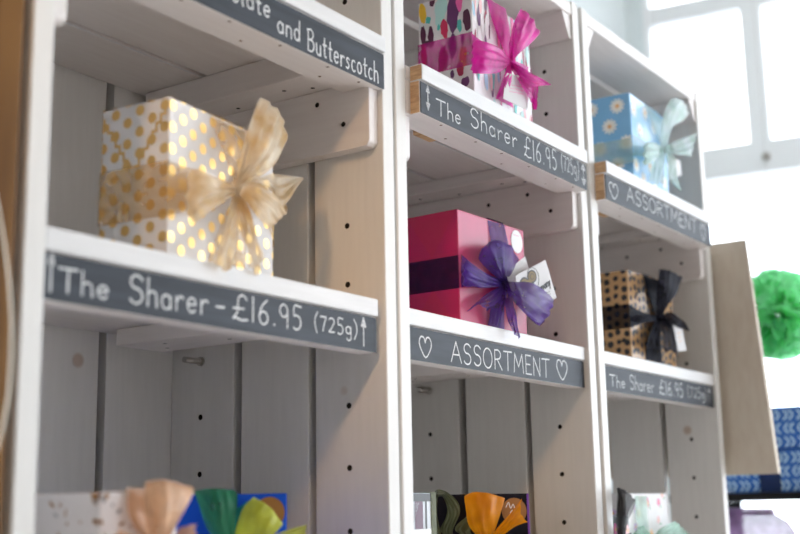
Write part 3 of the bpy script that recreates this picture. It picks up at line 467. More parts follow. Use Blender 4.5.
# ------------------------------------------------------------------ gift boxes
def gift_body(mb, w, d, h, r=.0018):
    mb.box(0, w, 0, d, 0, h)
class Printer:
    """printed shapes lying a hair above the wrapping paper, in the same mesh"""
    def __init__(s, mb, w, d, h, mats): s.mb = mb; s.w = w; s.d = d; s.h = h; s.mats = mats; s.e = .00025
    def put(s, face, a, b, lift=1):
        e = s.e * lift
        return {'F': (a, -e, b), 'L': (-e, a, b), 'T': (a, b, s.h + e), 'R': (s.w + e, a, b), 'B': (a, s.d + e, b)}[face]
    def dims(s, face): return {'F': (s.w, s.h), 'L': (s.d, s.h), 'T': (s.w, s.d), 'R': (s.d, s.h), 'B': (s.w, s.h)}[face]
    def poly(s, face, pts, m, lift=1):
        A, B = s.dims(face); mg = .0004
        pts = [(min(max(a, mg), A - mg), min(max(b, mg), B - mg)) for a, b in pts]
        if max(p[0] for p in pts) - min(p[0] for p in pts) < .0004 or max(p[1] for p in pts) - min(p[1] for p in pts) < .0004: return
        P = [s.put(face, a, b, lift) for a, b in pts]
        if face in 'LB': P.reverse()
        if m not in s.mats: s.mats.append(m)
        s.mb.face(P, s.mats.index(m))
    def blob(s, face, a, b, ra, rb, m, n=12, rot=0, wob=.0, lift=1):
        A, B = s.dims(face)
        if a < -ra or b < -rb or a > A + ra or b > B + rb: return
        pts = []
        for k in range(n):
            t = 2 * math.pi * k / n; q = 1 + random.uniform(-wob, wob)
            x, y = ra * q * math.cos(t), rb * q * math.sin(t)
            pts.append((a + x * math.cos(rot) - y * math.sin(rot), b + x * math.sin(rot) + y * math.cos(rot)))
        s.poly(face, pts, m, lift)
def ribbon_mesh(mb, sts, n_along=6, n_across=8, ruffle=.0006, seed=0):
    cols = []
    for st in sts:
        P = [Vector((a / 1000, -o / 1000, b / 1000)) for a, b, o in st]
        m = len(P) - 1; Q = []
        fine = cr(P, 8)
        for k in range(5):
            q = k / 4 * (len(fine) - 1); i0 = min(int(q), len(fine) - 2); Q.append(fine[i0].lerp(fine[i0 + 1], q - i0))
        cols.append(Q)
    tr = [cr([c[k] for c in cols], n_along) for k in range(5)]
    rnd = random.Random(seed); ph = rnd.uniform(0, 6); fr = rnd.choice((2, 3, 3, 4))
    rows = []
    for i in range(len(tr[0])):
        line = cr([tr[k][i] for k in range(5)], max(2, n_across // 4))
        wdt = (line[0] - line[-1]).length; row = []; n = len(line) - 1
        for j, p in enumerate(line):
            t = j / n
            amp = ruffle * min(1, wdt / .02) + (.0009 if wdt < .016 else 0)
            row.append(p + Vector((0, -1, 0)) * amp * (math.sin(ph + t * 6.28 * fr + i * .25) + .5 * math.sin(ph * 2 + t * 6.28 * (fr + 2.3) - i * .17)))
        rows.append(row)
    mb.grid(rows)
def bow_of(root, key, w, d, h):
    """ribbon round the box plus the tied bow: knot with its loops and tails"""
    items = BOWS[key]; ms = items[0][1]
    shift = Vector((-w / 2, -d / 2, 0))
    wrap = MB(); wm = None; front = MB()
    kx, kz, ko = KNOTS[key]
    for i, (nm, m, sts) in enumerate(items):
        if nm == 'ribbon_wrap': ribbon_mesh(front, sts, 6, 8, .0005, i); wm = m
    if key in BANDS:
        z1, z0 = BANDS[key][0] / 1000, BANDS[key][1] / 1000
        wrap.grid([[(-.0008, y, z) for z in (z0, (z0 + z1) / 2, z1)] for y in (-.0006, d * .3, d * .7, d + .0008)])
        wrap.grid([[(x, d + .0008, z) for z in (z0, z1)] for x in (-.0008, w * .5, w + .0008)])
        wrap.grid([[(w + .0008, y, z) for z in (z0, z1)] for y in (d + .0008, d * .5, -.0006)])
    top = [it for it in items if it[0] == 'ribbon_wrap'][0][2][0]
    xa, xb = top[0][0] / 1000, top[-1][0] / 1000
    wrap.grid([[(x, y, h + .0008) for x in (xa, xb)] for y in (-.0006, d * .5, d + .0008)])
    o = wrap.build('ribbon_wrap', ORGW[wm], root, fix=False); o.location = shift
    o = front.build('ribbon_wrap', (ORG if wm in ('purple', 'pink', 'black') else ORGW)[wm], root, fix=False); o.location = shift
    mb = MB()
    # knot: a small pinched roll of ribbon
    rows = []
    for i in range(9):
        t = -1 + 2 * i / 8; rr = .0056 * math.sqrt(max(.08, 1 - t * t * .75))
        rows.append([(kx / 1000 + rr * .95 * math.cos(a) * (1 + .12 * math.sin(3 * a)), -ko / 1000 - rr * math.sin(a), kz / 1000 + t * .0072) for a in [2 * math.pi * k / 12 for k in range(13)]])
    mb.grid(rows)
    bow = mb.build('bow', ORG[ms], root, fix=False); bow.location = shift
    for i, (nm, m, sts) in enumerate(items):
        if nm == 'ribbon_wrap': continue
        mb = MB(); ribbon_mesh(mb, sts, 8, 16, .0012, i + 11)
        c = mb.build(nm, ORG[m], bow, fix=False)
        if m != ms: c['label'] = {'orange': 'orange organza', 'olive': 'olive green organza', 'lime': 'yellow green organza', 'teal': 'turquoise organza', 'green': 'dark green organza'}.get(m, m) + ' ' + nm.replace('bow_', '')
    return bow
def gift(key, label, cat='gift box', group='ribboned gift boxes on the white shelves', loc=None, size=None, rz=None):
    x, y, z, t, w, d, h = GIFTS[key]
    if key == 'plaid': x = .4212
    c, s = math.cos(t), math.sin(t)
    L = (x + c * w / 2 - s * d / 2, y + s * w / 2 + c * d / 2, z + .0004)
    root = empty('gift_box', L, t, label, cat, group)
    mb = MB(); gift_body(mb, w, d, h); mats = [PAPERS[key]]
    pr = Printer(mb, w, d, h, mats)
    return root, mb, pr, mats, (w, d, h)
def finish(root, mb, mats, dims, key):
    w, d, h = dims
    # soft edges on the wrapped carton only
    body = MB(); body.v = mb.v[:8]; body.f = mb.f[:6]; body.m = mb.m[:6]; body.sm = mb.sm[:6]
    o = mb.build('wrapping', mats, root, fix=False)
    bm = bmesh.new(); bm.from_mesh(o.data)
    es = [e for e in bm.edges if len(e.link_faces) == 2]
    bmesh.ops.bevel(bm, geom=es, offset=.0011, segments=2, profile=.5, affect='EDGES'); bm.to_mesh(o.data); bm.free()
    o.location = (-w / 2, -d / 2, 0)
    bow_of(root, key, w, d, h)
    return o
def folds(pr, m, side='L'):
    """folded paper flaps showing as thin raised triangles on the end of a parcel"""
    A, B = pr.dims(side); e = .0009
    pr.poly(side, [(e, B - e), (A - e, B - e), (A * .5, B * .62)], m, 1.4)
    pr.poly(side, [(e, e), (A * .5, B * .36), (A - e, e)], m, 1.4)
def tag_card(root, key, pts, w, d, name='gift_tag', mat_=None):
    P = [Vector((a / 1000 - w / 2, -o / 1000 - d / 2, b / 1000)) for a, b, o in pts]
    n = (P[1] - P[0]).cross(P[3] - P[0]).normalized() * .0004
    if n.y > 0: n = -n
    mb = MB(); mb.face(P); mb.face([p - n for p in reversed(P)])
    for i in range(4):
        j = (i + 1) % 4; mb.face([P[j], P[i], P[i] - n, P[j] - n])
    o = mb.build(name, mat_ or CARD, root)
    ux, uz = P[1] - P[0], P[3] - P[0]
    def put(u, v, lift=.0002): return P[0] + ux * u + uz * v + n.normalized() * lift
    return o, put
def disc(put, u, v, ru, rv, mb, mi=0, n=14, lift=.0002, a0=0, a1=360):
    mb.face([put(u + ru * math.cos(math.radians(a0 + (a1 - a0) * k / n)), v + rv * math.sin(math.radians(a0 + (a1 - a0) * k / n)), lift) for k in range(n)], mi)
# --- white box with gold dots
root, mb, pr, mats, dm = gift('gold', 'white gift box with gold polka dots and a champagne organza bow')
for face in 'FLTRB':
    A, B = pr.dims(face); i = 0; a = .004
    while a < A + .003:
        b = .004 + (.0085 if i % 2 else 0)
        while b < B + .003:
            pr.blob(face, a, b, .0042, .0042, INK['gold']); b += .0165
        a += .0118; i += 1
for k in range(7):                                       # stepped gold lines where the paper is folded at the end
    for x0, q in ((.0625, -1), (.0035, 1)):
        a = x0 + q * k * .0040; b = .1185 - k * .0060
        pr.poly('L', [(a - .0011, b - .0060), (a + .0011, b - .0060), (a + .0011, b), (a - .0011, b)], INK['gold'], 1.2)
        pr.poly('L', [(min(a, a + q * .004) - .001, b - .0068), (max(a, a + q * .004) + .001, b - .0068), (max(a, a + q * .004) + .001, b - .0046), (min(a, a + q * .004) - .001, b - .0046)], INK['gold'], 1.3)
finish(root, mb, mats, dm, 'gold')
# --- magenta box
root, mb, pr, mats, dm = gift('mag', 'shiny magenta gift box with purple organza bow and white gift tag')
fl = paper('paper_magenta_flap', (.56, .003, .08), .4, (.52, .003, .075), .3)
folds(pr, fl)
w, d, h = dm
finish(root, mb, mats, dm, 'mag')
mb = MB(); mb.prism([(.1155 - w / 2 + .0118 * math.cos(k * .2244), .1100 + .0128 * math.sin(k * .2244)) for k in range(28)], 'y', -.0006 - d / 2, -.0001 - d / 2)
st = mb.build('sticker', STICK, root); st['label'] = 'round white sticker'
mb = MB()
pts = [Vector((.1085 - w / 2 + .0008 * k, .1165 + (.0007 if k % 2 else -.0003), 0)) for k in range(14)]
sweep(mb, pts, .00045, lambda x, z: (x, -.0007 - d / 2, z)); mb.build('lettering', INK['pink'], st, fix=False)
tag_card(root, 'mag', TAG2, w, d, 'tag_back')[0]['label'] = 'second leaf of the white tag'
tg, put = tag_card(root, 'mag', TAGS['mag'], w, d); tg['label'] = 'white card tag with a gold heart emblem'
mb = MB()
for u, v, r in ((.20, .30, .118), (.47, .22, .118), (.36, .50, .115)): disc(put, u, v, r * 1.22, r * 1.44, mb, 0, 18, .00015)
for u, v, r in ((.20, .30, .112), (.47, .22, .112), (.36, .50, .11), (.34, .33, .07)): disc(put, u, v, r, r * 1.18, mb, 1, 16, .0003)
for u, v, r in ((.20, .30, .06), (.47, .22, .06), (.36, .50, .05)):
    disc(put, u, v, r * 1.15, r * 1.33, mb, 0, 14, .0004); disc(put, u, v, r * .95, r * 1.1, mb, 1, 14, .0005)
heart = [(.33, .20), (.42, .02), (.58, .04), (.66, .22), (.60, .46), (.40, .70)]
hp = cr([Vector((a, b, 0)) for a, b in heart], 5)
sweep(mb, hp, .018, lambda u, v: put(u, v, .0003), 0)
mb.build('emblem', [INK['black'], INK['emblemgold']], tg, fix=False)['label'] = 'heart of gold chocolates outlined in black'
mb = MB()
strokes(mb, 'Company', .36, .94, .70, .50, .035, lambda u, v: put(u, v - .10 * (u - .4), .0004))
for r in range(2):
    pts = [Vector((.52 + .025 * k, .80 + .07 * r + (.012 if k % 2 else -.012), 0)) for k in range(14)]
    sweep(mb, pts, .012, lambda u, v: put(u, v - .05 * (u - .5), .0004))
mb.build('lettering', INK['black'], tg, fix=False)
# --- white box with brush strokes
root, mb, pr, mats, dm = gift('abs', 'white gift box with colourful brush strokes and a hot pink organza bow')
w, d, h = dm
for i, (a, b, ra, rb, c) in enumerate(ABS):
    pr.blob('L', a / 1000, b / 1000, ra / 1000, rb / 1000 * 1.15, INK[c], 16, random.uniform(-.12, .12), .16, 1 + i * .12)
rr = random.Random(3)
for face, n in (('F', 70), ('T', 30), ('R', 26), ('B', 40)):
    A, B = pr.dims(face)
    for i in range(n):
        c = rr.choice(['aqua', 'aqua', 'white', 'white', 'lilac', 'pink', 'plum', 'maroon', 'teal', 'sky', 'crimson', 'white', 'softpink'])
        pr.blob(face, rr.uniform(.002, A), rr.uniform(.004, B), rr.uniform(.0015, .0045), rr.uniform(.006, .017), INK[c], 12, rr.uniform(-.15, .15), .12, 1 + i * .03)
finish(root, mb, mats, dm, 'abs')
tg, put = tag_card(root, 'abs', TAGS['abs'], w, d); tg['label'] = 'white card tag under the pink ribbon'
mb = MB()
for r in range(3):
    pts = [Vector((.2 + .03 * k, .42 + .13 * r + (.018 if k % 2 else -.018), 0)) for k in range(20)]
    sweep(mb, pts, .016, lambda u, v: put(u, v, .0003))
mb.build('lettering', INK['pink'], tg, fix=False)
# --- blue box with daisies
def daisy(pr, face, a, b, r, rot):
    for k in range(11):
        t = rot + 2 * math.pi * k / 11
        pr.blob(face, a + math.cos(t) * r * .62, b + math.sin(t) * r * .62, r * .46, r * .20, INK['petal'], 8, t, .05, 1 + .1 * (k % 3))
    pr.blob(face, a, b, r * .27, r * .27, INK['daisyeye'], 10, 0, .05, 1.6)
root, mb, pr, mats, dm = gift('daisy', 'light blue gift box with white daisies and a mint organza bow')
w, d, h = dm
for a, b in DAIS: daisy(pr, 'L', a / 1000, b / 1000, .0100, random.uniform(0, 1))
for face, pts in {'F': [(.012, .105), (.030, .082), (.010, .030), (.034, .016), (.054, .112), (.060, .04), (.085, .10), (.092, .065), (.118, .085), (.112, .03), (.078, .012)], 'T': [(.02, .02), (.05, .045), (.09, .02), (.115, .05)], 'R': [(.02, .03), (.045, .07), (.02, .105)]}.items():
    for a, b in pts: daisy(pr, face, a, b, .0100, random.uniform(0, 1))
finish(root, mb, mats, dm, 'daisy')
tg, put = tag_card(root, 'daisy', TAGS['daisy'], w, d); tg['label'] = 'white card tag with a small daisy'
mb = MB()
for k in range(8):
    t = k * .785; disc(put, .30 + .16 * math.cos(t), .10 + .10 * math.sin(t) + .1, .10, .07, mb, 0, 8, .0003)
disc(put, .30, .2, .09, .06, mb, 1, 10, .0005)
mb.build('emblem', [INK['petal'], INK['daisyeye']], tg, fix=False)
# --- kraft box with black spots
root, mb, pr, mats, dm = gift('leo', 'tan gift box with black spots and a black organza bow')
w, d, h = dm; rr = random.Random(5)
for face in 'FLTRB':
    A, B = pr.dims(face); i = 0; a = .006
    while a < A:
        b = .006 + (.003 if i % 2 else 0)
        while b < B:
            ra = rr.uniform(.0034, .0044)
            pr.blob(face, a + rr.uniform(-.0008, .0008), b + rr.uniform(-.0008, .0008), ra, ra * rr.uniform(.85, 1.1), INK['black'], 11, rr.uniform(0, 3), .12)
            if rr.random() < .16: pr.blob(face, a + .0045, b + .004, .0028, .0034, INK['black'], 9, 1, .15, 1.3)
            b += .0118
        a += .0118; i += 1
finish(root, mb, mats, dm, 'leo')
tg, put = tag_card(root, 'leo', TAGS['leo'], w, d); tg['label'] = 'white card tag'
mb = MB()
for r in range(3):
    pts = [Vector((.25 + .05 * k, .35 + .15 * r + (.015 if k % 2 else -.015), 0)) for k in range(10)]
    sweep(mb, pts, .02, lambda u, v: put(u, v, .0003))
mb.build('lettering', INK['daisyeye'], tg, fix=False)
# --- bottom row
root, mb, pr, mats, dm = gift('white', 'white gift box flecked with bronze and tied with a peach bow')
w, d, h = dm; rr = random.Random(8)
for face, n in (('F', 60), ('L', 150), ('T', 40), ('R', 30)):
    A, B = pr.dims(face)
    for i in range(n):
        edge = rr.random() < .35 and face in 'LF'
        a = rr.choice((rr.uniform(0, .006), A - rr.uniform(0, .006))) if edge else rr.uniform(0, A)
        b = B - rr.uniform(0, .006) if (edge and rr.random() < .5) else rr.uniform(0, B)
        pr.blob(face, a, b, rr.uniform(.0007, .0017), rr.uniform(.001, .0032), INK[rr.choice(['tanbrown', 'brown', 'copper', 'copper', 'grey'])], 7, rr.uniform(0, 3), .3, 1 + i * .01)
finish(root, mb, mats, dm, 'white')
root, mb, pr, mats, dm = gift('blue', 'royal blue gift box with a green and yellow bow and brown sticker')
w, d, h = dm; folds(pr, mats[0])
finish(root, mb, mats, dm, 'blue')
mb = MB(); mb.prism([(BLX - w / 2 + .0118 * math.cos(k * .2244), BLZ + .0118 * math.sin(k * .2244)) for k in range(28)], 'y', -.0006 - d / 2, -.0001 - d / 2)
mb.build('sticker', INK['copper'], root)['label'] = 'round brown sticker'
root, mb, pr, mats, dm = gift('plaid', 'grey and black checked gift box beside the black one')
w, d, h = dm
for face in 'FLTR':
    A, B = pr.dims(face)
    nrep = max(1, round(A / .0645))
    for q in range(nrep):
        s = A / nrep; z = q * s
        for a0, a1, c in ((.10, .13, 'grey'), (.46, .66, 'maroon'), (.72, .76, 'black')):
            pr.poly(face, [(z + a0 * s, 0), (z + a1 * s, 0), (z + a1 * s, B), (z + a0 * s, B)], INK[c])
    for b0, b1, c in ((.015, .03, 'maroon'), (.062, .094, 'white'), (.118, .1254, 'black')):
        if b0 < B: pr.poly(face, [(0, b0), (A, b0), (A, min(b1, B)), (0, min(b1, B))], INK[c], 1.5)
    for q in range(9):                                   # fine twill hatching between the stripes
        a0 = .14 * A + q * .030 * A
        pr.poly(face, [(a0, .096), (a0 + .0007, .096), (a0 + .0117, min(.117, B)), (a0 + .0110, min(.117, B))], INK['grey'], 1.3)
wr = mb.build('wrapping', mats, root, fix=False); wr.location = (-w / 2, -d / 2, 0)
mb = MB()
mb.box(w * .86, w * .985, -.0007, -.0002, 0, h); mb.box(w * .86, w * .985, -.0007, d + .0007, h + .0001, h + .0007)
o = mb.build('ribbon_wrap', ORG['olive'], root); o.location = (-w / 2, -d / 2, 0)
root, mb, pr, mats, dm = gift('black', 'black gift box with an orange and olive organza bow')
w, d, h = dm; INKV = ink('violet_edge', (.20, .06, .42))
pr.poly('F', [(w - .0026, .0), (w, 0), (w, h), (w - .0026, h)], INKV)
finish(root, mb, mats, dm, 'black')
mb = MB(); mb.prism([(BKX - w / 2 + .0135 * math.cos(k * .2244), BKZ + .0135 * math.sin(k * .2244)) for k in range(28)], 'y', -.0006 - d / 2, -.0001 - d / 2)
st = mb.build('sticker', INK['copper'], root); st['label'] = 'round copper sticker with white scribble'
mb = MB()
for pts in ([(-.009, .004), (-.006, .009), (-.004, .003), (-.001, .007), (.001, .002), (.004, .005)], [(-.005, -.003), (-.002, .001), (0, -.005), (.004, -.002), (.007, -.006)]):
    sweep(mb, cr([Vector((BKX - w / 2 + a, BKZ + b, 0)) for a, b in pts], 4), .0008, lambda x, z: (x, -.0007 - d / 2, z))
mb.build('lettering', INK['white'], st, fix=False)
root, mb, pr, mats, dm = gift('floral', 'white gift box with pastel flowers and a sage green bow')
w, d, h = dm; rr = random.Random(9)
for face, n in (('F', 26), ('L', 12), ('T', 14), ('R', 10)):
    A, B = pr.dims(face)
    for i in range(n):
        a, b = rr.uniform(0, A), rr.uniform(0, B); c = rr.choice(['softpink', 'softorange', 'lilac', 'pink', 'softpink'])
        for k in range(5):
            t = k * 1.2566 + i; pr.blob(face, a + .003 * math.cos(t), b + .003 * math.sin(t), .0026, .002, INK[c], 8, t, .1, 1 + .1 * (k % 2))
        pr.blob(face, a, b, .0014, .0014, INK['yellow'], 7, 0, 0, 1.5); pr.blob(face, a + .006, b - .005, .003, .0012, INK['green'], 7, i, 0, 1.1)
finish(root, mb, mats, dm, 'floral')
root, mb, pr, mats, dm = gift('dark', 'black flowered gift box with a charcoal organza bow')
w, d, h = dm; rr = random.Random(12)
for face, n in (('F', 12), ('L', 14), ('T', 10)):
    A, B = pr.dims(face)
    for i in range(n):
        a, b = rr.uniform(0, A), rr.uniform(0, B); c = rr.choice(['pink', 'softorange', 'softpink'])
        for k in range(5):
            t = k * 1.2566 + i; pr.blob(face, a + .004 * math.cos(t), b + .004 * math.sin(t), .0034, .0026, INK[c], 8, t, .1, 1 + .1 * (k % 2))
        pr.blob(face, a, b, .0018, .0018, INK['yellow'], 7, 0, 0, 1.5)
finish(root, mb, mats, dm, 'dark')
# ------------------------------------------------------------------ brown upright at the left, with a hanging ribbon
root = empty('wooden_upright', (-.0125, .15, FLOORZ), 0, 'brown stained wooden board standing against the left shelf unit', 'board')
mb = MB(); mb.box(-.0115, .0115, -.15, .16, 0, 1.95); mb.build('board', BROWN, root, bevel=.003)
mb = MB(); mb.tube([(-.0110, -.06, 1.30), (-.0150, -.06, 1.301), (-.0172, -.06, 1.303)], .003, 8); mb.build('hook', STEEL, root)
root = empty('ribbon_loop', (-.0335, .055, -.02), 0, 'cream ribbon loop hanging against the brown board', 'ribbon')
mb = MB(); rows = []
for i in range(49):
    t = i / 48 * 2 * math.pi
    yy = .035 * math.cos(t) - .080 * math.sin(t) * (1 - .30 * math.cos(t)); zz = .1715 * math.cos(t)
    rows.append([(-.003, yy - .0028, zz), (.003, yy + .0028, zz + .0005)])
mb.grid(rows); mb.build('ribbon', CREAM, root, fix=False)
# ------------------------------------------------------------------ kraft bag hung on the outside of the right unit
root = empty('kraft_bag', (1.205, 0, .175), 0, 'tall brown kraft paper bag hanging beside the right shelf unit', 'paper bag')
def bag_y(z): return -.0520 - .0205 * (-z / .321)            # front edge runs forward towards the bottom
mb = MB(); rows = []
NZ = 16
for i in range(NZ + 1):
    z = -.327 * i / NZ; yf = bag_y(z); yb = .19
    th = .003 + .011 * math.sin(min(1, i / NZ * 1.15) * math.pi * .55)
    prof = [(0, yf + .002), (-.0006, yf + .010), (-.001 * math.sin(i * .7), (yf + yb) / 2), (0, yb), (th, yb + .001), (th + .0006, (yf + yb) / 2), (th, yf + .004), (th * .5, yf), (0, yf + .002)]
    rows.append([(a, b, z) for a, b in prof])
mb.grid(rows)
b = rows[-1]; mb.face([p for p in b[:-1]])
mb.build('bag_body', KRAFT, root)
mb = MB(); mb.box(-.0016, -.0004, -.040, .19, -.018, -.0165); mb.build('fold_line', KRAFT, root)
mb = MB()
pts = [(.004, .02 + .05 * (1 - math.cos(math.pi * k / 10)) * .8, .0 - .03 + .055 * math.sin(math.pi * k / 10)) for k in range(11)]
mb.tube([(a + .0, b_, c) for a, b_, c in pts], .0015, 6); mb.build('handle', KRAFT, root)
# ------------------------------------------------------------------ black shelf by the window with blue boxes
root = empty('black_shelf', (1.80, .10, -.1875), 0, 'black shelf board under the stacked blue boxes by the window', 'shelf')
mb = MB(); mb.box(-.355, .36, -.30, .22, .0, .0128); mb.build('board', BLACKM, root, bevel=.001)
for yy in (-.29, .20):
    for xx in (.30,):
        mb = MB(); mb.box(xx, xx + .022, yy - .011, yy + .011, FLOORZ + .1875, -.0002); mb.build('leg', BLACKM, root)
for yy in (-.29, .20):
    mb = MB(); mb.prism([(.10, -.0003), (.30, -.0003), (.30, -.16)], 'y', yy - .004, yy + .004); mb.build('bracket', BLACKM, root)
def leafbox(label, x, y, z, rz, w=.1254, d=.18, h=.0645):
    root = empty('gift_box', (x, y, z), rz, label, 'gift box', 'blue leaf-patterned gift boxes in a stack')
    mb = MB(); mb.box(0, w, 0, d, 0, h); mats = [PAPERS['leaf']]; pr = Printer(mb, w, d, h, mats)
    for face in 'LFTB':
        A, B = pr.dims(face); rw = int(B / .021); cl = int(A / .021)
        for r in range(rw + 1):
            for c in range(cl + 1):
                a = .006 + c * .021; b_ = .010 + r * .021; s = 1 if r % 2 else -1
                for q in (-1, 1):
                    for e in (0, .0085):
                        x0, y0 = a + s * .0030 + e, b_; x1, y1 = a - s * .0030 + e, b_ + q * .0080
                        pr.poly(face, [(x0 - .0016, y0 + q * .0005), (x0 + .0016, y0 + q * .0005), (x1 + .0016, y1), (x1 - .0016, y1)], INK['chevron'])
    o = mb.build('wrapping', mats, root, bevel=0, fix=False); o.location = (-w / 2, -d / 2, 0)
    mb = MB(); yy = d * .44
    mb.box(-.0012, -.0003, yy, yy + .033, 0, h); mb.box(-.0012, w + .001, yy, yy + .033, h + .0003, h + .0011)
    o2 = mb.build('ribbon_wrap', ORG['navy'], root); o2.location = (-w / 2, -d / 2, 0)
    return root
leafbox('blue leaf-patterned gift box lying directly on the black shelf', 1.5185, .012, -.1742, 0)
leafbox('blue leaf-patterned gift box on top of the other blue one', 1.5260, -.060, -.1080, .03)
# lilac and rosy parcels on the floor stand below
root = empty('display_stand', (1.72, .07, FLOORZ), 0, 'low white stand below the black shelf holding wrapped parcels', 'stand')
mb = MB(); mb.box(-.24, .24, -.25, .2, .795, .815); mb.build('stand_top', EDGE, root, bevel=.002)
for xx in (-.22, .20):
    for yy in (-.23, .18):
        mb = MB(); mb.box(xx, xx + .02, yy - .01, yy + .01, 0, .7948); mb.build('leg', EDGE, root)
def puff(label, x, y, z, r, m, m2):
    root = empty('gift_parcel', (x, y, z), 0, label, 'gift parcel', 'wrapped parcels below the black shelf')
    rows = []
    prof = [(.05, 0), (.8, .0), (1.0, .25), (1.02, .8), (.96, 1.15), (.82, 1.38), (.62, 1.50), (.50, 1.56), (.56, 1.66)]
    for q, zz in prof:
        rows.append([(r * q * math.cos(t) * (1 + .05 * math.sin(5 * t + zz * 2)), r * q * math.sin(t) * (1 + .05 * math.sin(6 * t)), r * zz) for t in [2 * math.pi * k / 24 for k in range(25)]])
    mb = MB(); mb.grid(rows); mb.build('wrapping', m, root)
    mb = MB(); mb.tube([(r * .51 * math.cos(t), r * .51 * math.sin(t), r * 1.56) for t in [2 * math.pi * k / 16 for k in range(17)]], .004, 6); mb.build('tie', m2, root)
puff('lilac wrapped parcel gathered at the top, below the black shelf', 1.565, .095, FLOORZ + .8154, .082, ORG['lilac'], ORG['lilac'])
puff('rose pink wrapped parcel gathered at the top, below the black shelf', 1.62, -.085, FLOORZ + .8154, .078, ORG['rose'], ORG['rose'])
# ------------------------------------------------------------------ green pom-pom hanging in front of the window
pc = Vector((1.640, .040, .130))
root = empty('pom_pom', pc, 0, 'green tissue paper pom-pom hanging in front of the window', 'pom-pom')
mb = MB(); R0 = .080; rr = random.Random(4); n = 150
for i in range(n):
    zf = 1 - 2 * (i + .5) / n; ph = i * 2.39996
    dv = Vector((math.sqrt(1 - zf * zf) * math.cos(ph), math.sqrt(1 - zf * zf) * math.sin(ph), zf))
    a = dv.orthogonal().normalized(); tw = rr.uniform(0, 6.28); a = (Matrix.Rotation(tw, 3, dv) @ a); b = dv.cross(a)
    rows = []
    for u in range(6):
        t = u / 5; row = []
        for v in range(7):
            s = (v / 6 - .5) * 2; wv = .006 + .026 * t
            p = dv * (R0 * (.15 + .85 * t) * (1 - .10 * s * s) + rr.uniform(-.003, .003) * t) + a * (wv * s) + b * (.011 * t * math.sin(s * 4 + i) + rr.uniform(-.003, .003) * t)
            row.append(p)
        rows.append(row)
    mb.grid(rows)
mb.build('petals', TISSUE, root, fix=False)
mb = MB(); mb.tube([(0, 0, 1.55 - pc.z - .0005), (0, 0, .03)], .0006, 5); mb.build('thread', EDGE, root)
# ------------------------------------------------------------------ room
mb = MB(); mb.box(-2.2, 3.2, -3.2, .62, FLOORZ - .05, FLOORZ - .0003); tag(mb.build('floor', FLOORM), 'wooden shop floor', None, None, 'structure')
mb = MB(); mb.box(-2.2, 3.2, -3.2, .62, 1.55, 1.60); tag(mb.build('ceiling', CEILM), 'white ceiling', None, None, 'structure')
mb = MB(); mb.box(-2.2, 2.30, .505, .60, FLOORZ, 1.55); tag(mb.build('wall_back', WALLM), 'pale wall behind the shelf units', None, None, 'structure')
mb = MB(); mb.box(-2.2, -2.1, -3.2, .5, FLOORZ, 1.55); tag(mb.build('wall_left', DARKW), 'brown left wall', None, None, 'structure')
mb = MB(); mb.box(-2.2, 3.2, -3.3, -3.2, FLOORZ, 1.55); tag(mb.build('wall_front', SHOPW), 'pale wall opposite the shelf units', None, None, 'structure')
# window wall, turned seven degrees; s runs from the corner towards the front of the shop
A7 = math.radians(7); WD = Vector((math.sin(A7), -math.cos(A7), 0)); WN = Vector((math.cos(A7), math.sin(A7), 0)); W0 = Vector((2.1641, .5, 0))
WROT = math.atan2(WD.y, WD.x)
def wallobj(mb, name, m, parent=None, bevel=0):
    o = mb.build(name, m, parent, bevel=bevel)
    if parent is None: o.location = W0; o.rotation_euler = (0, 0, WROT)
    return o
# local frame: x = s along the wall, y = outward, z up
s0, s1_, z0, z1 = .036, 1.30, -.75, 1.38
mb = MB(); mb.box(-.02, s0, 0, .14, FLOORZ, 1.55); mb.box(s1_, 1.35, 0, .14, FLOORZ, 1.55); mb.box(s0, s1_, 0, .14, FLOORZ, z0); mb.box(s0, s1_, 0, .14, z1, 1.55)
tag(wallobj(mb, 'wall_right', WALLM), 'pale wall around the bright window', None, None, 'structure')
win = MB()
win.box(s0, s0 + .0116, .012, .10, z0, z1)
win.box(s1_ - .03, s1_, .012, .10, z0, z1); win.box(s0, s1_, .012, .10, z0, z0 + .05); win.box(s0, s1_, .012, .10, z1 - .04, z1)
win.box(s0, s1_, .005, .09, .544, .617)
for a in (.2625, .5235, .7845, 1.0455): win.box(a, a + .046, .02, .07, .617, z1 - .04)
win.box(s0, s1_, .022, .068, .952, .995)
wo = tag(wallobj(win, 'window_1', SASH), 'white multi-pane sash window full of daylight', None, None, 'structure')
cols = [(s0 + .0116, .2625), (.3085, .5235), (.5695, .7845), (.8305, 1.0455), (1.0915, s1_ - .03)]
for a, b in cols:
    for c, d in ((.617, .952), (.995, z1 - .04)):
        mb = MB(); mb.box(a + .0005, b - .0005, .044, .047, c + .0005, d - .0005); mb.build('pane', GLASS, wo)
mb = MB(); mb.box(s0 + .0121, s1_ - .0305, .044, .047, z0 + .0505, .5435); mb.build('pane', GLASS, wo)
mb = MB(); mb.tube([(.30, .0048, .578), (.30, -.002, .578)], .009, 12); mb.tube([(.30, -.002, .578), (.30, -.012, .578)], .005, 10); mb.build('catch', STEEL, wo)
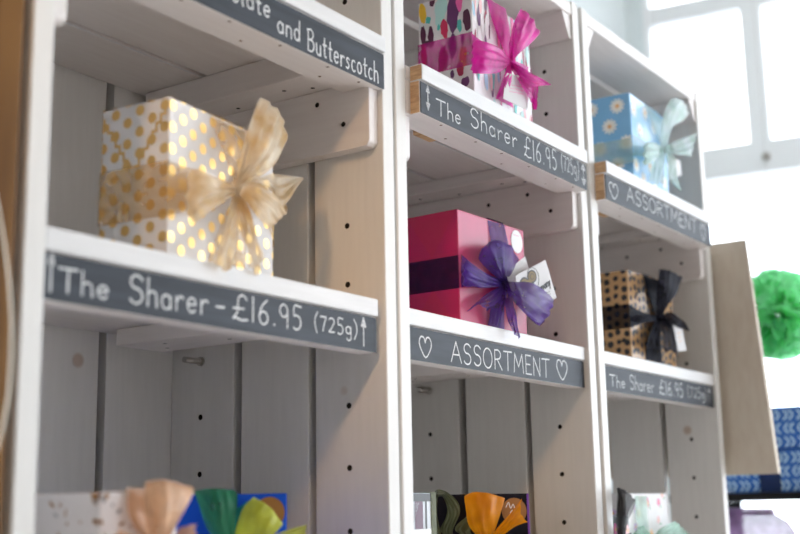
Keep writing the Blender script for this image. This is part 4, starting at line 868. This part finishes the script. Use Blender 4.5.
# ------------------------------------------------------------------ light
w = bpy.data.worlds.new('overcast_sky'); SC.world = w; w.use_nodes = True
nt = w.node_tree; bg = nt.nodes['Background']; bg.inputs[0].default_value = (.84, .92, 1.0, 1); bg.inputs[1].default_value = SKY
def area(name, loc, target, size, power, color, sy=None):
    l = bpy.data.lights.new(name, 'AREA'); l.energy = power; l.color = color; l.size = size
    if sy: l.shape = 'RECTANGLE'; l.size_y = sy
    o = bpy.data.objects.new(name, l); COL.objects.link(o); o.location = loc
    o.rotation_euler = (Vector(target) - Vector(loc)).to_track_quat('-Z', 'Y').to_euler(); return o
def spot(name, loc, target, power, color, ang, rad):
    l = bpy.data.lights.new(name, 'SPOT'); l.energy = power; l.color = color; l.spot_size = math.radians(ang); l.spot_blend = .6; l.shadow_soft_size = rad
    o = bpy.data.objects.new(name, l); COL.objects.link(o); o.location = loc
    o.rotation_euler = (Vector(target) - Vector(loc)).to_track_quat('-Z', 'Y').to_euler(); return o
spot('ceiling_spot_light', (-1.9, -.85, 1.12), (.36, .04, .02), WARM, (1.0, .58, .26), 8.5, .12)
area('warm_fill_light', (-1.3, -1.0, 1.53), (-1.3, -1.0, 0), .6, WARMFILL, (1.0, .88, .74))  # added warm fill that brightens left-facing sides, no real fitting
area('sash_fill_light', (1.35, -.45, 1.53), (2.2, .1, .7), .4, SASHFILL, (.92, .96, 1.0)).data.spread = math.radians(80)  # added cool fill aimed at the window bars to lighten them
# ------------------------------------------------------------------ camera
(cl, cr_, cu, cf, fpx) = CAM
cam = bpy.data.cameras.new('camera'); co = bpy.data.objects.new('camera', cam); COL.objects.link(co)
M = Matrix(((cr_[0], cu[0], -cf[0], cl[0]), (cr_[1], cu[1], -cf[1], cl[1]), (cr_[2], cu[2], -cf[2], cl[2]), (0, 0, 0, 1)))
co.matrix_world = M
cam.sensor_width = 36.0; cam.lens = fpx / 800 * 36.0; cam.clip_start = .02
cam.dof.use_dof = True; cam.dof.focus_distance = 1.16; cam.dof.aperture_fstop = FSTOP
SC.camera = co
SC.view_settings.view_transform = 'Standard'; SC.view_settings.look = 'None'; SC.view_settings.gamma = 1.0
SC.view_settings.exposure = EXPO; SC.view_settings.use_curve_mapping = False
SC.cycles.transparent_max_bounces = 24; SC.cycles.max_bounces = 10; SC.cycles.diffuse_bounces = 5
